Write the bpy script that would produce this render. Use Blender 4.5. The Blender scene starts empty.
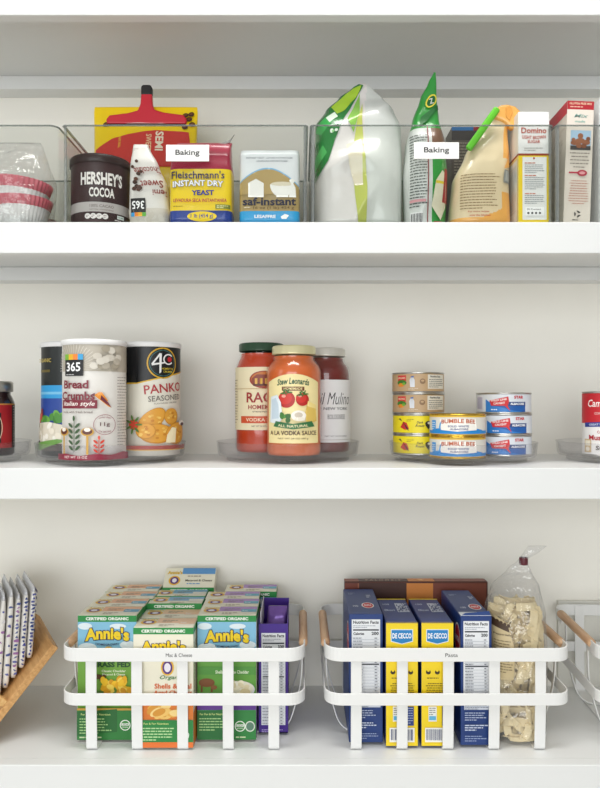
import bpy, bmesh, math, random
from mathutils import Vector, Matrix, noise
random.seed(7)
sc = bpy.context.scene
COL = sc.collection
PI = math.pi
D1, FP, CZ = 0.96, 687.0, 1.45           # camera distance to the shelf edges, focal length in pixels, eye height

# ------------------------------------------------------------------ camera, light, exposure
cam = bpy.data.cameras.new('camera'); camo = bpy.data.objects.new('camera', cam); COL.objects.link(camo)
camo.location = (0, -D1, CZ); camo.rotation_euler = (PI/2, 0, 0)
cam.sensor_fit = 'HORIZONTAL'; cam.sensor_width = 36; cam.lens = FP/600*36
cam.shift_y = 10/600; cam.clip_start = 0.05; cam.clip_end = 50
sc.camera = camo
world = bpy.data.worlds.new('world'); sc.world = world; world.use_nodes = True
wn = world.node_tree; bg = wn.nodes['Background']; bg.inputs[1].default_value = 1.0
wtc = wn.nodes.new('ShaderNodeTexCoord'); wsp = wn.nodes.new('ShaderNodeSeparateXYZ'); wrp = wn.nodes.new('ShaderNodeValToRGB')
wmp = wn.nodes.new('ShaderNodeMapRange'); wmp.inputs[1].default_value = 1; wmp.inputs[2].default_value = -1
wn.links.new(wtc.outputs['Generated'], wsp.inputs[0]); wn.links.new(wsp.outputs[1], wmp.inputs[0]); wn.links.new(wmp.outputs[0], wrp.inputs[0])
wrp.color_ramp.elements[0].position = .35; wrp.color_ramp.elements[0].color = (.50, .485, .445, 1)      # the bright side of the room is behind the camera
wrp.color_ramp.elements[1].position = .97; wrp.color_ramp.elements[1].color = (.80, .79, .765, 1)
wmz = wn.nodes.new('ShaderNodeMapRange'); wmz.inputs[1].default_value = .1; wmz.inputs[2].default_value = .9; wmz.inputs[3].default_value = .40; wmz.inputs[4].default_value = .95      # brighter towards the room's ceiling and pale floor
wab = wn.nodes.new('ShaderNodeMath'); wab.operation = 'ABSOLUTE'
wn.links.new(wrp.outputs[0], bg.inputs[0]); wn.links.new(wsp.outputs[2], wab.inputs[0]); wn.links.new(wab.outputs[0], wmz.inputs[0]); wn.links.new(wmz.outputs[0], bg.inputs[1])
def area(name, loc, target, sx, sy, power, col=(1, 1, 1)):
    l = bpy.data.lights.new(name, 'AREA'); l.shape = 'RECTANGLE'; l.size = sx; l.size_y = sy; l.energy = power; l.color = col
    o = bpy.data.objects.new(name, l); COL.objects.link(o); o.location = loc
    o.rotation_euler = (Vector(target) - Vector(loc)).to_track_quat('-Z', 'Y').to_euler()
    return o
area('window_daylight', (-0.5, -3.4, CZ+0.12), (0, 0.1, CZ+0.05), 2.8, 1.9, 70, (0.965, 1.0, 1.02))
area('ceiling_lamp', (0.0, -0.50, CZ+1.7), (0.0, -0.2, CZ-0.5), 1.2, 0.35, 27, (1.0, 0.99, 0.96))
area('side_window', (-2.6, -1.5, CZ+0.5), (0, 0.1, CZ-0.05), 0.8, 1.4, 7, (0.98, 1.0, 1.0))
sc.view_settings.view_transform = 'Standard'; sc.view_settings.look = 'None'
sc.view_settings.exposure = -0.08; sc.view_settings.gamma = 1; sc.view_settings.use_curve_mapping = False
sc.cycles.transparent_max_bounces = 40
sc.cycles.max_bounces = 10

def S(Y): return (D1+Y)/FP
def X(px, Y): return (px-300)*S(Y)
def Z(py, Y): return CZ+(404-py)*S(Y)

# ------------------------------------------------------------------ materials
def lin(c): return c/12.92 if c <= 0.04045 else ((c+0.055)/1.055)**2.4
def rgb(h):
    h = h.lstrip('#'); return tuple(lin(int(h[i:i+2], 16)/255) for i in (0, 2, 4))+(1,)
MC = {}
def M(h, rough=0.45, metal=0.0, bump=0.0, bscale=200, coat=0.0, name=None, var=0.04):
    key = (h, rough, metal, bump, bscale, coat)
    if key in MC: return MC[key]
    m = bpy.data.materials.new(name or 'print_'+h.lstrip('#')); m.use_nodes = True
    nt = m.node_tree; b = nt.nodes['Principled BSDF']
    c = rgb(h)
    b.inputs['Roughness'].default_value = rough; b.inputs['Metallic'].default_value = metal
    b.inputs['Coat Weight'].default_value = coat
    tc = nt.nodes.new('ShaderNodeTexCoord'); nz = nt.nodes.new('ShaderNodeTexNoise')
    nz.inputs['Scale'].default_value = bscale*0.25; nz.inputs['Detail'].default_value = 3
    nt.links.new(tc.outputs['Object'], nz.inputs['Vector'])
    rp = nt.nodes.new('ShaderNodeMix'); rp.data_type = 'RGBA'
    rp.inputs[6].default_value = tuple(max(0, x*(1-var)) for x in c[:3])+(1,)
    rp.inputs[7].default_value = tuple(min(1, x*(1+var)) for x in c[:3])+(1,)
    nt.links.new(nz.outputs['Fac'], rp.inputs[0]); nt.links.new(rp.outputs[2], b.inputs['Base Color'])
    if bump:
        n2 = nt.nodes.new('ShaderNodeTexNoise'); n2.inputs['Scale'].default_value = bscale; n2.inputs['Detail'].default_value = 4
        nt.links.new(tc.outputs['Object'], n2.inputs['Vector'])
        bp = nt.nodes.new('ShaderNodeBump'); bp.inputs['Strength'].default_value = bump; bp.inputs['Distance'].default_value = 0.002
        nt.links.new(n2.outputs['Fac'], bp.inputs['Height']); nt.links.new(bp.outputs['Normal'], b.inputs['Normal'])
    MC[key] = m; return m
def wood(name, c1, c2, scale=18, axis='Y'):
    m = bpy.data.materials.new(name); m.use_nodes = True; nt = m.node_tree; b = nt.nodes['Principled BSDF']
    tc = nt.nodes.new('ShaderNodeTexCoord'); mp = nt.nodes.new('ShaderNodeMapping')
    mp.inputs['Scale'].default_value = {'Y': (1, .08, 1), 'X': (.08, 1, 1), 'Z': (1, 1, .08)}[axis]
    nz = nt.nodes.new('ShaderNodeTexNoise'); nz.inputs['Scale'].default_value = scale*12; nz.inputs['Detail'].default_value = 5; nz.inputs['Distortion'].default_value = .6
    cr = nt.nodes.new('ShaderNodeValToRGB'); cr.color_ramp.elements[0].position = .32; cr.color_ramp.elements[1].position = .68
    cr.color_ramp.elements[0].color = rgb(c1); cr.color_ramp.elements[1].color = rgb(c2)
    nt.links.new(tc.outputs['Object'], mp.inputs[0]); nt.links.new(mp.outputs[0], nz.inputs['Vector'])
    nt.links.new(nz.outputs['Fac'], cr.inputs[0]); nt.links.new(cr.outputs[0], b.inputs['Base Color'])
    b.inputs['Roughness'].default_value = .5
    return m
def clear(name, tint='#ffffff', refl=0.10, rough=0.04, bump=0.0, bscale=60, milky=0.0, milk='#ffffff'):
    m = bpy.data.materials.new(name); m.use_nodes = True; nt = m.node_tree
    for n in list(nt.nodes):
        if n.type == 'BSDF_PRINCIPLED': nt.nodes.remove(n)
    out = nt.nodes['Material Output']
    tr = nt.nodes.new('ShaderNodeBsdfTransparent'); tr.inputs[0].default_value = rgb(tint)
    gl = nt.nodes.new('ShaderNodeBsdfGlossy'); gl.inputs['Roughness'].default_value = rough
    lw = nt.nodes.new('ShaderNodeLayerWeight'); lw.inputs['Blend'].default_value = .5; pw = nt.nodes.new('ShaderNodeMath'); pw.operation = 'POWER'; pw.inputs[1].default_value = 4.6; nt.links.new(lw.outputs['Facing'], pw.inputs[0])
    mu = nt.nodes.new('ShaderNodeMath'); mu.operation = 'MULTIPLY_ADD'; mu.inputs[1].default_value = 0.55; mu.inputs[2].default_value = refl*0.1
    mx = nt.nodes.new('ShaderNodeMixShader')
    nt.links.new(pw.outputs[0], mu.inputs[0]); nt.links.new(mu.outputs[0], mx.inputs[0])
    nt.links.new(tr.outputs[0], mx.inputs[1]); nt.links.new(gl.outputs[0], mx.inputs[2])
    if bump:
        tc = nt.nodes.new('ShaderNodeTexCoord'); n2 = nt.nodes.new('ShaderNodeTexNoise'); n2.inputs['Scale'].default_value = bscale; n2.inputs['Detail'].default_value = 3
        nt.links.new(tc.outputs['Object'], n2.inputs['Vector'])
        bp = nt.nodes.new('ShaderNodeBump'); bp.inputs['Strength'].default_value = bump; bp.inputs['Distance'].default_value = .01
        nt.links.new(n2.outputs['Fac'], bp.inputs['Height'])
        for q in (gl.inputs['Normal'], lw.inputs['Normal']): nt.links.new(bp.outputs['Normal'], q)
    last = mx
    if milky:
        df = nt.nodes.new('ShaderNodeBsdfDiffuse'); df.inputs[0].default_value = rgb(milk)
        m2 = nt.nodes.new('ShaderNodeMixShader'); m2.inputs[0].default_value = milky
        nt.links.new(mx.outputs[0], m2.inputs[1]); nt.links.new(df.outputs[0], m2.inputs[2]); last = m2
    nt.links.new(last.outputs[0], out.inputs[0])
    return m
WALL = M('#f3f0e7', .75, bump=.05, bscale=90, name='wall_paint', var=.012)
SHELF = M('#e4e5e4', .38, bump=.03, bscale=120, name='white_shelf_paint', var=.008)
WHITE = M('#f2f1ee', .45, name='white_card')
WM = M('#e9e9e7', .35, name='white_painted_metal', var=.01)
BLACK = M('#1c1a1c', .4, name='black_ink')
STEEL = M('#c9c7c2', .28, metal=1.0, name='tin_plate')
ACR = clear('clear_acrylic', '#f7f8f7', .12)
ACE = clear('clear_acrylic_edge', '#c3c8c6', .8, milky=.15, milk='#dfe3e2')
TTC = clear('clear_turntable_plastic', '#fafafb', .4, milky=.01, milk='#d5d7db')
FILM = clear('clear_plastic_film', '#fbfbfb', .9, rough=.10, bump=1.0, bscale=45, milky=.05)
GLASS = clear('clear_jar_glass', '#ffffff', .2, rough=.03)
FILM2 = clear('zip_bag_film', '#fbfbfb', .3, rough=.25, bump=.8, bscale=60, milky=.6, milk='#f6f6f8')
BAMBOO = wood('bamboo', '#bd8a52', '#d9ab70'); BAMBOO2 = wood('pale_bamboo', '#cf9c5c', '#e2b87c')
BEECH = wood('beech_wood', '#cfa27b', '#e3bd97', 14)

# ------------------------------------------------------------------ mesh builder
class MB:
    def __init__(s): s.v = []; s.f = []; s.m = []; s.sm = []; s.mats = []
    def mi(s, m):
        if m not in s.mats: s.mats.append(m)
        return s.mats.index(m)
    def add(s, vs, fs, mat, smooth=False):
        o = len(s.v); s.v += [tuple(p) for p in vs]; k = s.mi(mat) if not isinstance(mat, list) else None
        for i, f in enumerate(fs):
            s.f.append(tuple(o+j for j in f)); s.m.append(k if k is not None else s.mi(mat[i])); s.sm.append(smooth)
        return s
    def box(s, x0, x1, y0, y1, z0, z1, mat, bev=0.0, seg=2, rot=None):
        bm = bmesh.new(); bmesh.ops.create_cube(bm, size=1)
        for v in bm.verts: v.co = Vector(((x0+x1)/2+v.co.x*(x1-x0), (y0+y1)/2+v.co.y*(y1-y0), (z0+z1)/2+v.co.z*(z1-z0)))
        if bev: bmesh.ops.bevel(bm, geom=list(bm.edges), offset=bev, segments=seg, affect='EDGES', profile=.5)
        if rot is not None: bmesh.ops.transform(bm, matrix=rot, verts=bm.verts)
        return s.bm(bm, mat)
    def bm(s, bm, mat, smooth=False):
        bm.verts.index_update()
        s.add([v.co.copy() for v in bm.verts], [[v.index for v in f.verts] for f in bm.faces], mat, smooth); bm.free(); return s
    def prism(s, pts, y0, y1, mat, bev=0.0, seg=2, mtx=None):      # outline in x,z extruded along y
        bm = bmesh.new(); vs = [bm.verts.new((x, y0, z)) for x, z in pts]; f = bm.faces.new(vs)
        r = bmesh.ops.extrude_face_region(bm, geom=[f]); 
        for g in r['geom']:
            if isinstance(g, bmesh.types.BMVert): g.co.y = y1
        bmesh.ops.recalc_face_normals(bm, faces=bm.faces)
        if bev: bmesh.ops.bevel(bm, geom=list(bm.edges), offset=bev, segments=seg, affect='EDGES', profile=.5)
        if mtx is not None: bmesh.ops.transform(bm, matrix=mtx, verts=bm.verts)
        return s.bm(bm, mat)
    def lathe(s, prof, mat, seg=64, smooth=True, cap0=False, cap1=False, mod=None):
        vs = []; fs = []; n = len(prof); mats = []
        for i, p in enumerate(prof):
            for k in range(seg):
                a = 2*PI*k/seg; r = p[0]*(mod(a, p[1]) if mod else 1)
                vs.append((r*math.sin(a), -r*math.cos(a), p[1]))
        for i in range(n-1):
            for k in range(seg):
                k2 = (k+1) % seg
                fs.append((i*seg+k, i*seg+k2, (i+1)*seg+k2, (i+1)*seg+k))
        s.add(vs, fs, mat, smooth)
        if cap0: s.add([vs[k] for k in range(seg)], [tuple(reversed(range(seg)))], mat)
        if cap1: s.add([vs[(n-1)*seg+k] for k in range(seg)], [tuple(range(seg))], mat)
        return s
    def tube(s, pts, r, mat, seg=10):
        pts = [Vector(p) for p in pts]; n = len(pts); vs = []; fs = []
        up = Vector((.13, .21, .97))
        for i, p in enumerate(pts):
            t = (pts[min(i+1, n-1)]-pts[max(i-1, 0)]).normalized(); a = t.cross(up).normalized(); b = t.cross(a)
            rr = r[i] if isinstance(r, (list, tuple)) else r
            for k in range(seg):
                q = 2*PI*k/seg; vs.append(p+a*math.cos(q)*rr+b*math.sin(q)*rr)
        for i in range(n-1):
            for k in range(seg):
                k2 = (k+1) % seg; fs.append((i*seg+k, i*seg+k2, (i+1)*seg+k2, (i+1)*seg+k))
        s.add(vs, fs, mat, True)
        s.add([vs[k] for k in range(seg)], [tuple(reversed(range(seg)))], mat); s.add([vs[(n-1)*seg+k] for k in range(seg)], [tuple(range(seg))], mat)
        return s
    def strap(s, pts, wax, w, t, mat, closed=False):              # flat bar swept along a path, w across wax, t thick
        pts = [Vector(p) for p in pts]; n = len(pts); vs = []; fs = []
        for i, p in enumerate(pts):
            a = pts[(i-1) % n] if (closed or i > 0) else p; b = pts[(i+1) % n] if (closed or i < n-1) else p
            tg = (b-a).normalized(); W = Vector(wax[i] if isinstance(wax, list) else wax).normalized(); N = tg.cross(W).normalized()
            c = t*.3
            for (q, e) in ((-w/2, -t/2+c), (-w/2+c, -t/2), (w/2-c, -t/2), (w/2, -t/2+c), (w/2, t/2-c), (w/2-c, t/2), (-w/2+c, t/2), (-w/2, t/2-c)):
                vs.append(p+W*q+N*e)
        m = n if closed else n-1
        for i in range(m):
            j = (i+1) % n
            for k in range(8):
                k2 = (k+1) % 8; fs.append((i*8+k, i*8+k2, j*8+k2, j*8+k))
        s.add(vs, fs, mat)
        if not closed: s.add(vs[:8], [tuple(reversed(range(8)))], mat); s.add(vs[-8:], [tuple(range(8))], mat)
        return s
    def build(s, name, parent=None, label=None, fix=False):
        me = bpy.data.meshes.new(name); me.from_pydata(s.v, [], s.f)
        for m in s.mats: me.materials.append(m)
        me.polygons.foreach_set('material_index', s.m); me.polygons.foreach_set('use_smooth', s.sm)
        if fix:
            bm = bmesh.new(); bm.from_mesh(me); bmesh.ops.recalc_face_normals(bm, faces=bm.faces); bm.to_mesh(me); bm.free()
        me.update(); o = bpy.data.objects.new(name, me); COL.objects.link(o)
        if parent: o.parent = parent
        if label: o['label'] = label
        return o
def tag(o, label, cat, group=None, kind=None):
    o['label'] = label; o['category'] = cat
    if group: o['group'] = group
    if kind: o['kind'] = kind
    return o
def thing(name, label, cat, loc, rz=0, group=None, rx=0, ry=0):
    o = bpy.data.objects.new(name, None); COL.objects.link(o); o.empty_display_size = .02
    o.location = loc; o.rotation_euler = (rx, ry, rz); return tag(o, label, cat, group)
def dup(root, loc, rz, label, group=None):
    r = root.copy(); COL.objects.link(r); r.location = loc; r.rotation_euler = (0, 0, rz); r['label'] = label
    if group: r['group'] = group
    for ch in [c for c in bpy.data.objects if c.parent == root]:
        c = ch.copy(); COL.objects.link(c); c.parent = r
        for g in [q for q in bpy.data.objects if q.parent == ch]:
            d = g.copy(); COL.objects.link(d); d.parent = c
    return r
def fillet(pts, rad, seg=6, closed=False):
    out = []; n = len(pts); pts = [Vector(p) for p in pts]
    for i, p in enumerate(pts):
        if not closed and i in (0, n-1): out.append(p); continue
        a = pts[(i-1) % n]-p; b = pts[(i+1) % n]-p; la, lb = a.length, b.length
        r = min(rad, la*.48, lb*.48); p0 = p+a/la*r; p1 = p+b/lb*r
        for k in range(seg+1):
            t = k/seg; out.append(p0*(1-t)**2+p*2*t*(1-t)+p1*t*t)
    return out

# ------------------------------------------------------------------ printed artwork on any face (u, v in millimetres)
TC = {}
def tmesh(sx, off, shear, res):
    key = (sx, off, shear, res)
    if key in TC: return TC[key]
    cu = bpy.data.curves.new('t', 'FONT'); cu.body = sx; cu.size = 1; cu.offset = off; cu.shear = shear
    cu.resolution_u = res; cu.fill_mode = 'FRONT'
    ob = bpy.data.objects.new('t', cu); me = ob.to_mesh()
    r = ([(v.co.x, v.co.y) for v in me.vertices], [tuple(p.vertices) for p in me.polygons])
    ob.to_mesh_clear(); bpy.data.objects.remove(ob); bpy.data.curves.remove(cu)
    TC[key] = r; return r
class Art:
    def __init__(s, mb, F, step=None, vstep=None, lift=0.00025, dl=0.00007, smooth=False):
        s.mb = mb; s.F = F; s.step = step; s.vstep = vstep; s.h = lift; s.dl = dl; s.smooth = smooth
    def put(s, vs, fs, mat):
        if isinstance(mat, str): mat = M(mat)
        bm = bmesh.new(); bv = [bm.verts.new((a, b, 0)) for a, b in vs]
        for f in fs:
            try: bm.faces.new([bv[i] for i in f])
            except ValueError: pass
        if s.step or s.vstep:
            us = [a for a, b in vs]; ws = [b for a, b in vs]
            if s.step:
                k = math.ceil(min(us)/s.step)
                while k*s.step < max(us):
                    bmesh.ops.bisect_plane(bm, geom=bm.verts[:]+bm.edges[:]+bm.faces[:], plane_co=(k*s.step, 0, 0), plane_no=(1, 0, 0)); k += 1
            if s.vstep:
                k = math.ceil(min(ws)/s.vstep)
                while k*s.vstep < max(ws):
                    bmesh.ops.bisect_plane(bm, geom=bm.verts[:]+bm.edges[:]+bm.faces[:], plane_co=(0, k*s.vstep, 0), plane_no=(0, 1, 0)); k += 1
        bmesh.ops.triangulate(bm, faces=[f for f in bm.faces if len(f.verts) > 4])
        for f in bm.faces:
            f.normal_update()
            if f.normal.z < 0: f.normal_flip()
        bm.verts.index_update()
        s.mb.add([s.F(v.co.x*.001, v.co.y*.001, s.h) for v in bm.verts], [[v.index for v in f.verts] for f in bm.faces], mat, s.smooth)
        bm.free(); s.h += s.dl
        return s
    def poly(s, pts, mat): return s.put(pts, [tuple(range(len(pts)))], mat)
    def rect(s, u0, v0, u1, v1, mat): return s.poly([(u0, v0), (u1, v0), (u1, v1), (u0, v1)], mat)
    def ell(s, cu, cv, ru, rv, mat, n=24, rot=0):
        c, q = math.cos(rot), math.sin(rot)
        return s.poly([(cu+ru*math.cos(2*PI*k/n)*c-rv*math.sin(2*PI*k/n)*q, cv+ru*math.cos(2*PI*k/n)*q+rv*math.sin(2*PI*k/n)*c) for k in range(n)], mat)
    def ring(s, cu, cv, ru, rv, w, mat, n=32):
        vs = []; 
        for k in range(n):
            a = 2*PI*k/n; vs += [(cu+ru*math.cos(a), cv+rv*math.sin(a)), (cu+(ru-w)*math.cos(a), cv+(rv-w)*math.sin(a))]
        return s.put(vs, [(2*k, 2*((k+1) % n), 2*((k+1) % n)+1, 2*k+1) for k in range(n)], mat)
    def text(s, t, cu, cv, h, mat, w=None, bold=.012, shear=0, outline=None, oc=None, rot=0, arc=0, res=2, grow=0):
        base = tmesh(t, bold, shear, res)
        xs = [a for a, b in base[0]]; ys = [b for a, b in base[0]]
        x0, x1, y0, y1 = min(xs), max(xs), min(ys), max(ys)
        sy = h/(y1-y0); sx = (w/(x1-x0)) if w else sy
        hw = (x1-x0)*sx/2; c, q = math.cos(rot), math.sin(rot)
        def tf(vs):
            out = []
            for a, b in vs:
                u = (a-(x0+x1)/2)*sx; v = (b-(y0+y1)/2)*sy*(1+grow*(u/hw)); v += arc*(1-(u/hw)**2)
                out.append((cu+u*c-v*q, cv+u*q+v*c))
            return out
        if outline:
            o = tmesh(t, bold+outline, shear, res); s.put(tf(o[0]), o[1], oc)
        s.put(tf(base[0]), base[1], mat); return s
    def lines(s, u0, v1, u1, n, pitch, h, mat, fill=.9, center=False):
        vs = []; fs = []
        for i in range(n):
            v = v1-i*pitch; W = (u1-u0)*(1 if i < n-1 else .6)*random.uniform(fill, 1)
            u = u0+((u1-u0)-W)/2 if center else u0; e = u+W
            while u < e:
                w = min(random.uniform(1.2, 4.5)*max(h, .7), e-u); k = len(vs)
                vs += [(u, v-h), (u+w, v-h), (u+w, v), (u, v)]; fs.append((k, k+1, k+2, k+3)); u += w+h*.6
        return s.put(vs, fs, mat)
    def blobs(s, u0, v0, u1, v1, n, cols, r, el=.7):
        for i in range(n):
            s.ell(random.uniform(u0, u1), random.uniform(v0, v1), r*random.uniform(.7, 1.2), r*el*random.uniform(.7, 1.2), cols[i % len(cols)], 12, random.uniform(0, PI))
        return s
    def facts(s, u0, v0, u1, v1, cal='200', paper='#e9ebee', ink='#20242c'):
        W = u1-u0; s.rect(u0, v0, u1, v1, paper)
        s.text('Nutrition Facts', (u0+u1)/2, v1-4.2, 4.6, ink, w=W*.9, bold=.03)
        s.lines(u0+2, v1-9, u1-4, 2, 2.4, .9, '#8d93a0')
        s.rect(u0+2, v1-16.6, u1-2, v1-14.6, ink)
        s.text('Calories', u0+2+W*.2, v1-21, 4, ink, w=W*.38, bold=.03); s.text(cal, u1-2-W*.13, v1-20.6, 4.8, ink, w=W*.25, bold=.03)
        v = v1-27; i = 0
        while v > v0+4:
            s.lines(u0+2, v, u0+W*.6, 1, 3, 1.1, '#6d7381'); s.lines(u1-W*.2, v, u1-2, 1, 3, 1.1, '#5c6270')
            s.rect(u0+2, v-2.9, u1-2, v-2.5, '#9aa0ab')
            if i == 8: s.rect(u0+2, v-4.4, u1-2, v-2.9, ink); v -= 1.6
            v -= 4.4; i += 1
        return s
def boxF(W, D, H, side):
    if side == 'front': return lambda u, v, h: (-W/2+u, -D/2-h, v)
    if side == 'left': return lambda u, v, h: (-W/2-h, D/2-u, v)
    if side == 'right': return lambda u, v, h: (W/2+h, -D/2+u, v)
    return lambda u, v, h: (-W/2+u, -D/2+v, H+h)
def cylF(r): return lambda u, v, h: ((r+h)*math.sin(u/r), -(r+h)*math.cos(u/r), v)
def aim(x, Y, r, px):          # turn about the vertical so that a label's middle shows at column px
    best = 0; e = 1e9
    for k in range(-80, 81):
        a = math.radians(k); q = 300+(x+r*math.sin(a))*FP/(D1+Y-r*math.cos(a))
        if abs(q-px) < e: e = abs(q-px); best = a
    return best

# ------------------------------------------------------------------ pouches and bags
class Pouch:
    def __init__(s, keys, n=3.0, amp=.0015, freq=28, seed=0, nz=90, nt=112):
        s.k = keys; s.n = n; s.amp = amp; s.freq = freq; s.seed = seed; s.nz = nz; s.nt = nt; s.H = keys[-1][0]
    def at(s, z):
        k = s.k; z = max(k[0][0], min(z, k[-1][0]))
        for i in range(len(k)-1):
            if z <= k[i+1][0]:
                t = (z-k[i][0])/(k[i+1][0]-k[i][0]); t2 = t*t*(3-2*t)*.5+t*.5
                return [k[i][j]*(1-t2)+k[i+1][j]*t2 for j in range(1, 5)]
        return list(k[-1][1:5])
    def disp(s, x, z, side):
        q = Vector((x*s.freq+s.seed*3.7, z*s.freq*.8, side*5+s.seed)); d = noise.noise(q)*.6
        d += (1-abs(noise.noise(q*.9+Vector((9, 3, 1)))*2.2))*.55
        return d*s.amp
    def pt(s, x_rel, z, side, h=0):
        a, b, cx, cy = s.at(z); q = max(-1, min(1, x_rel/a)); y = b*(max(0, 1-abs(q)**s.n))**(1/s.n)
        edge = min(1, (1-abs(q))*6)
        return Vector((cx+q*a, cy+side*(y+h+s.disp(x_rel, z, side)*edge*min(1, b/.006)), z))
    def F(s):
        def f(u, v, h):
            a = s.at(v)[0]; u = max(-a*.985, min(a*.985, u)); return s.pt(u, v, -1, h+.0006)
        return f
    def mesh(s, mb, matfn):
        vs = []; fs = []; ms = []
        half = s.nt//2
        for i in range(s.nz+1):
            z = s.H*i/s.nz; a = s.at(z)[0]
            for k in range(s.nt):
                th = 2*PI*k/s.nt; c = math.cos(th); x = -math.copysign(abs(c)**(.8), c)*a; side = -1 if k < half else 1
                vs.append(s.pt(x, z, side))
        for i in range(s.nz):
            for k in range(s.nt):
                k2 = (k+1) % s.nt; f = (i*s.nt+k, i*s.nt+k2, (i+1)*s.nt+k2, (i+1)*s.nt+k); fs.append(f)
                c = (vs[f[0]]+vs[f[2]])/2; a, b, cx, cy = s.at(c.z)
                ms.append(matfn(c.x-cx, c.z, -1 if k < half else 1, (c.x-cx)/a))
        fs.append(tuple(reversed(range(s.nt)))); ms.append(matfn(0, 0, -1, 0))
        fs.append(tuple(s.nz*s.nt+k for k in range(s.nt))); ms.append(matfn(0, s.H, -1, 0))
        mb.add(vs, fs, ms, True)
def pouch(name, label, cat, loc, keys, matfn, art=None, rz=0, parts=None, **kw):
    p = Pouch(keys, **kw); root = thing(name, label, cat, loc, rz); mb = MB()
    p.mesh(mb, matfn)
    if art: art(Art(mb, p.F(), 3, 3, lift=.0009, dl=.00010, smooth=True))
    p.ob = mb.build('pouch', root); return root, p

# ================================================================== STRUCTURE
YW = .27
def struct(name, mb): o = mb.build(name); o['kind'] = 'structure'; return o
struct('wall_back', MB().box(-.9, .9, YW, YW+.08, 0, 2.6, WALL))
struct('wall_left', MB().box(-.98, -.9, -.02, YW+.08, 0, 2.6, WALL))
struct('wall_right', MB().box(.9, .98, -.02, YW+.08, 0, 2.6, WALL))
struct('floor', MB().box(-2.5, 2.5, -3.5, YW+.08, -.06, 0, M('#dcd8d0', .5, name='floor_boards')))
ZT, ZM, ZB = CZ+182*S(0), CZ-64*S(0), CZ-361*S(0)
ZTT = CZ+389*S(0)+.0435
def shelf(z, label, nose=.0435):
    t = thing('shelf', label, 'shelf', (0, 0, z))
    MB().box(-.9, .9, .0185, YW, -.0155, 0, SHELF).build('shelf_board', t)
    MB().box(-.9, .9, 0, .0185, -nose, 0, SHELF, .0008, 1).build('front_edge', t)
    MB().box(-.9, .9, YW-.034, YW, -.0155-.0235, -.0157, SHELF, .0008, 1).build('cleat', t)
shelf(ZTT, 'highest white painted shelf, seen from underneath above the baking bins')
shelf(ZT, 'white painted shelf carrying the clear baking bins')
shelf(ZM, 'white painted shelf carrying the clear turntables of jars and cans')
shelf(ZB, 'lowest white painted shelf carrying the white metal baskets')
# small two-panel hatch on the back wall
hx0, hz0, hz1 = X(557, .268), Z(703, .268), Z(600, .268)
t = thing('wall_hatch', 'pale grey panelled hatch on the back wall beside the pasta basket', 'hatch', (hx0, YW, hz0))
HM = M('#dddbd2', .6, name='hatch_paint', var=.01); h_ = hz1-hz0
m = MB(); m.box(0, .16, -.005, 0, 0, h_, HM, .0008, 1); m.build('hatch_panel', t)
m = MB()
for (a, b, c, d) in ((.016, .144, h_-.016, h_), (.016, .144, 0, .016), (0, .016, 0, h_), (.144, .16, 0, h_), (.016, .144, h_*.52, h_*.52+.016)):
    m.box(a, b, -.008, -.0048, c, d, HM)
m.build('hatch_frame', t)

# ================================================================== CLEAR BINS (top shelf)
def rrect(x0, x1, y0, y1, r, seg=6):
    pts = []
    for cx, cy, a0 in ((x1-r, y0+r, -PI/2), (x1-r, y1-r, 0), (x0+r, y1-r, PI/2), (x0+r, y0+r, PI)):
        for k in range(seg+1):
            a = a0+PI/2*k/seg; pts.append((cx+r*math.cos(a), cy+r*math.sin(a)))
    return pts
def make_bin(label, x0, x1, H, card=None, r=.0045):
    yb0, yb1 = .012, .255; t = thing('storage_bin', label, 'bin', ((x0+x1)/2, yb0, ZT)); W = (x1-x0); D = yb1-yb0; th = .0024
    m = MB(); o = rrect(-W/2, W/2, 0, D, r); i_ = rrect(-W/2+th, W/2-th, th, D-th, r-th+.0005); n = len(o)
    V = [(a, b, 0) for a, b in o]+[(a, b, H) for a, b in o]+[(a, b, th) for a, b in i_]+[(a, b, H) for a, b in i_]
    fs = []; ms = []
    for k in range(n):
        k2 = (k+1) % n; corner = (k % 7) < 6
        e = ACE if (corner and r < .008) else ACR
        fs += [(k, k2, n+k2, n+k), (2*n+k2, 2*n+k, 3*n+k, 3*n+k2), (n+k, n+k2, 3*n+k2, 3*n+k)]; ms += [e, e, ACE]
    fs += [tuple(reversed(range(n))), tuple(range(2*n, 3*n))]; ms += [ACR, ACR]
    m.add(V, fs, ms); m.build('bin_body', t)
    m = MB(); q = rrect(-W/2-.0005, W/2+.0005, -.0005, D+.0005, r); m.strap([(a, b, H-.001) for a, b in q], (0, 0, 1), .0022, .0026, ACE, closed=True); m.build('rim', t)
    if card:
        cx, cz, cw, ch, tx = card; m = MB(); cx -= (x0+x1)/2; cz -= ZT
        m.box(cx-cw/2, cx+cw/2, -.0022, -.0009, cz-ch/2, cz+ch/2, WHITE, .0003, 1)
        a = Art(m, lambda u, v, h: (cx+u, -.0022-h, cz+v)); a.text(tx, 0, -.3, 10.5*.95, '#333333', w=cw*1000*.56, bold=0.016, res=4)
        m.build('label_card', t)
    return t
s0 = S(.012)
HB = Z(125, .012)-ZT
make_bin('clear plastic bin holding paper baking cups, at the far left of the shelf', X(57, .012)-.33, X(57, .012), HB, None, .012)
make_bin('clear plastic bin with a white Baking card holding cocoa and yeast', X(63, .012), X(307, .012), HB, (X(187.5, .01), Z(153, .01), 43*s0, 16.5*s0, 'Baking'))
make_bin('clear plastic bin with a white Baking card holding sugar bags and a sugar box', X(311, .012), X(552.5, .012), HB, (X(436.5, .01), Z(150.5, .01), 45*s0, 16.5*s0, 'Baking'))
make_bin('clear plastic bin at the right end of the shelf holding cake mix', X(556, .012), X(556, .012)+.32, HB)
ZI = ZT+.0034
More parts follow.
